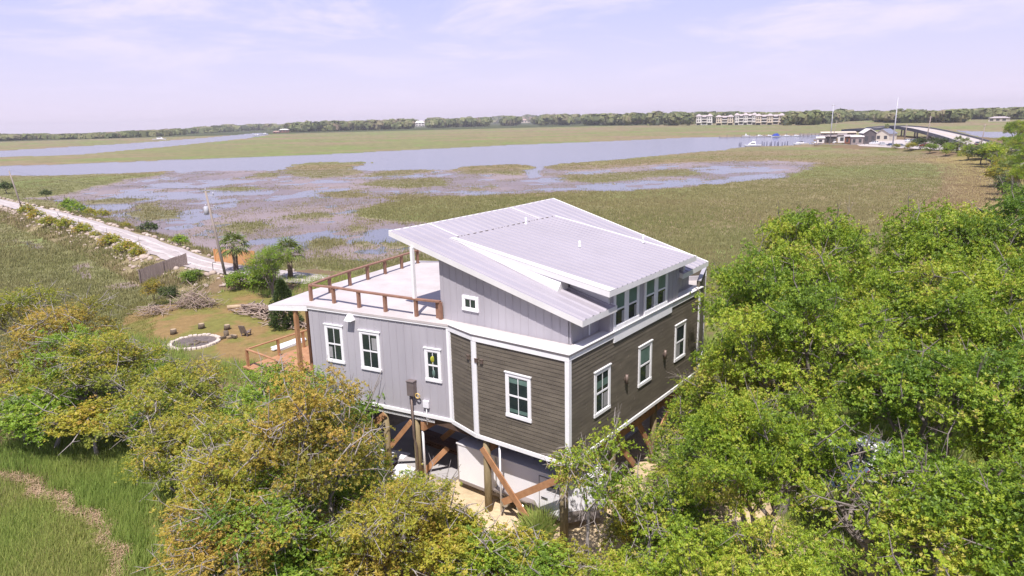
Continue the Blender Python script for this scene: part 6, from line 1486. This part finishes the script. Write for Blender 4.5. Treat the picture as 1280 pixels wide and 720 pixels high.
EDGE = [(1268, 186, 0, 1.35, 'oakdeep', 'broad oak at the upper right edge, left of the bridge houses'), (1286, 196, 3, 1.4, 'oak', 'oak at the right edge beside the bridge road'), (1281, 214, 1, 1.25, 'oakdeep', 'dark oak at the right edge below the bridge road'), (1292, 240, 2, 1.15, 'oak', 'oak at the right edge just above the grove'), (1330, 240, 4, 1.3, 'oakdeep', 'oak beyond the right edge of the marsh'), (1322, 200, 2, 1.4, 'oak', 'oak behind the right edge by the road'),
    (1266, 228, 3, .75, 'oakdeep', 'small dark oak over the dry yellow margin'), (1280, 256, 0, .85, 'oak', 'low oak at the right edge touching the top of the grove'), (1262, 200, 1, .9, 'oakdeep', 'round oak between the ramp and the edge palms')]
for px, py, k_, s, lm, lb in EDGE:
    plant_tree('live_oak', lb, 'tree', 'oak%d' % k_, lm, P(px, py, 0), s, R.uniform(0, 6), s * .95, group='oaks at the right edge by the bridge')
for px, py, s, lm, lb in ((1257, 246, 1.5, 'juniper', 'dark shrub under the leaning edge palm'), (1250, 216, 1.5, 'olive', 'olive shrub at the edge of the dry yellow margin'), (1246, 200, 1.5, 'oakdeep', 'green shrub beside the foot of the ramp'), (1270, 266, 1.6, 'bright', 'green shrub at the right edge over the grove')):
    plant_tree('shrub', lb, 'shrub', 'bush%d' % R.randrange(3), lm, P(px, py, 0), s * 1.3, R.uniform(0, 6), s * 1.3, group='shrubs along the right margin')

# ------------------------------------------------------------------ sea air: far things pale off
hm = bpy.data.materials.new('haze_air'); hm.use_nodes = True; t = hm.node_tree; t.nodes.clear()
ho = t.nodes.new('ShaderNodeOutputMaterial'); hv = t.nodes.new('ShaderNodeVolumePrincipled')
hv.inputs['Color'].default_value = (.94, .91, .93, 1); hv.inputs['Density'].default_value = 0.0001; hv.inputs['Anisotropy'].default_value = .2
t.links.new(hv.outputs[0], ho.inputs['Volume'])
hb = MB(); hb.box(lambda a, b_, c: (a, b_, c), -6200, 6200, -6200, 6200, -3.4, 70)
o = hb.build('haze', hm); o['kind'] = 'stuff'; o['label'] = 'pale sea haze over the marsh'
SC.cycles.volume_bounces = 0

for px, py, s_, lm, lb in ((1138, 187.5, 1.0, 'olive', 'low olive shrub at the left end of the row below the bridge'), (1163, 190, 1.1, 'bright', 'low green shrub between the two dark round bushes'), (1183, 193, 1.1, 'oakdeep', 'low shrub just right of the dark round bushes'), (1212, 198, 1.5, 'oak', 'wide green shrub below the short thick pole'), (1226, 203, 1.6, 'juniper', 'dark wide shrub on the marsh side of the ramp'), (1240, 206, 1.9, 'oak', 'big green shrub where the ramp meets the edge trees'), (1248, 230, 1.3, 'olive', 'olive shrub in the dry yellow margin'), (1120, 186, .7, 'olive', 'small shrub on the marsh side of the marina lot')):
    plant_tree('shrub', lb, 'shrub', 'bush%d' % R.randrange(3), lm, P(px, py, 0), s_ * 1.9, R.uniform(0, 6), s_ * 1.5, group='shrubs below the bridge ramp')
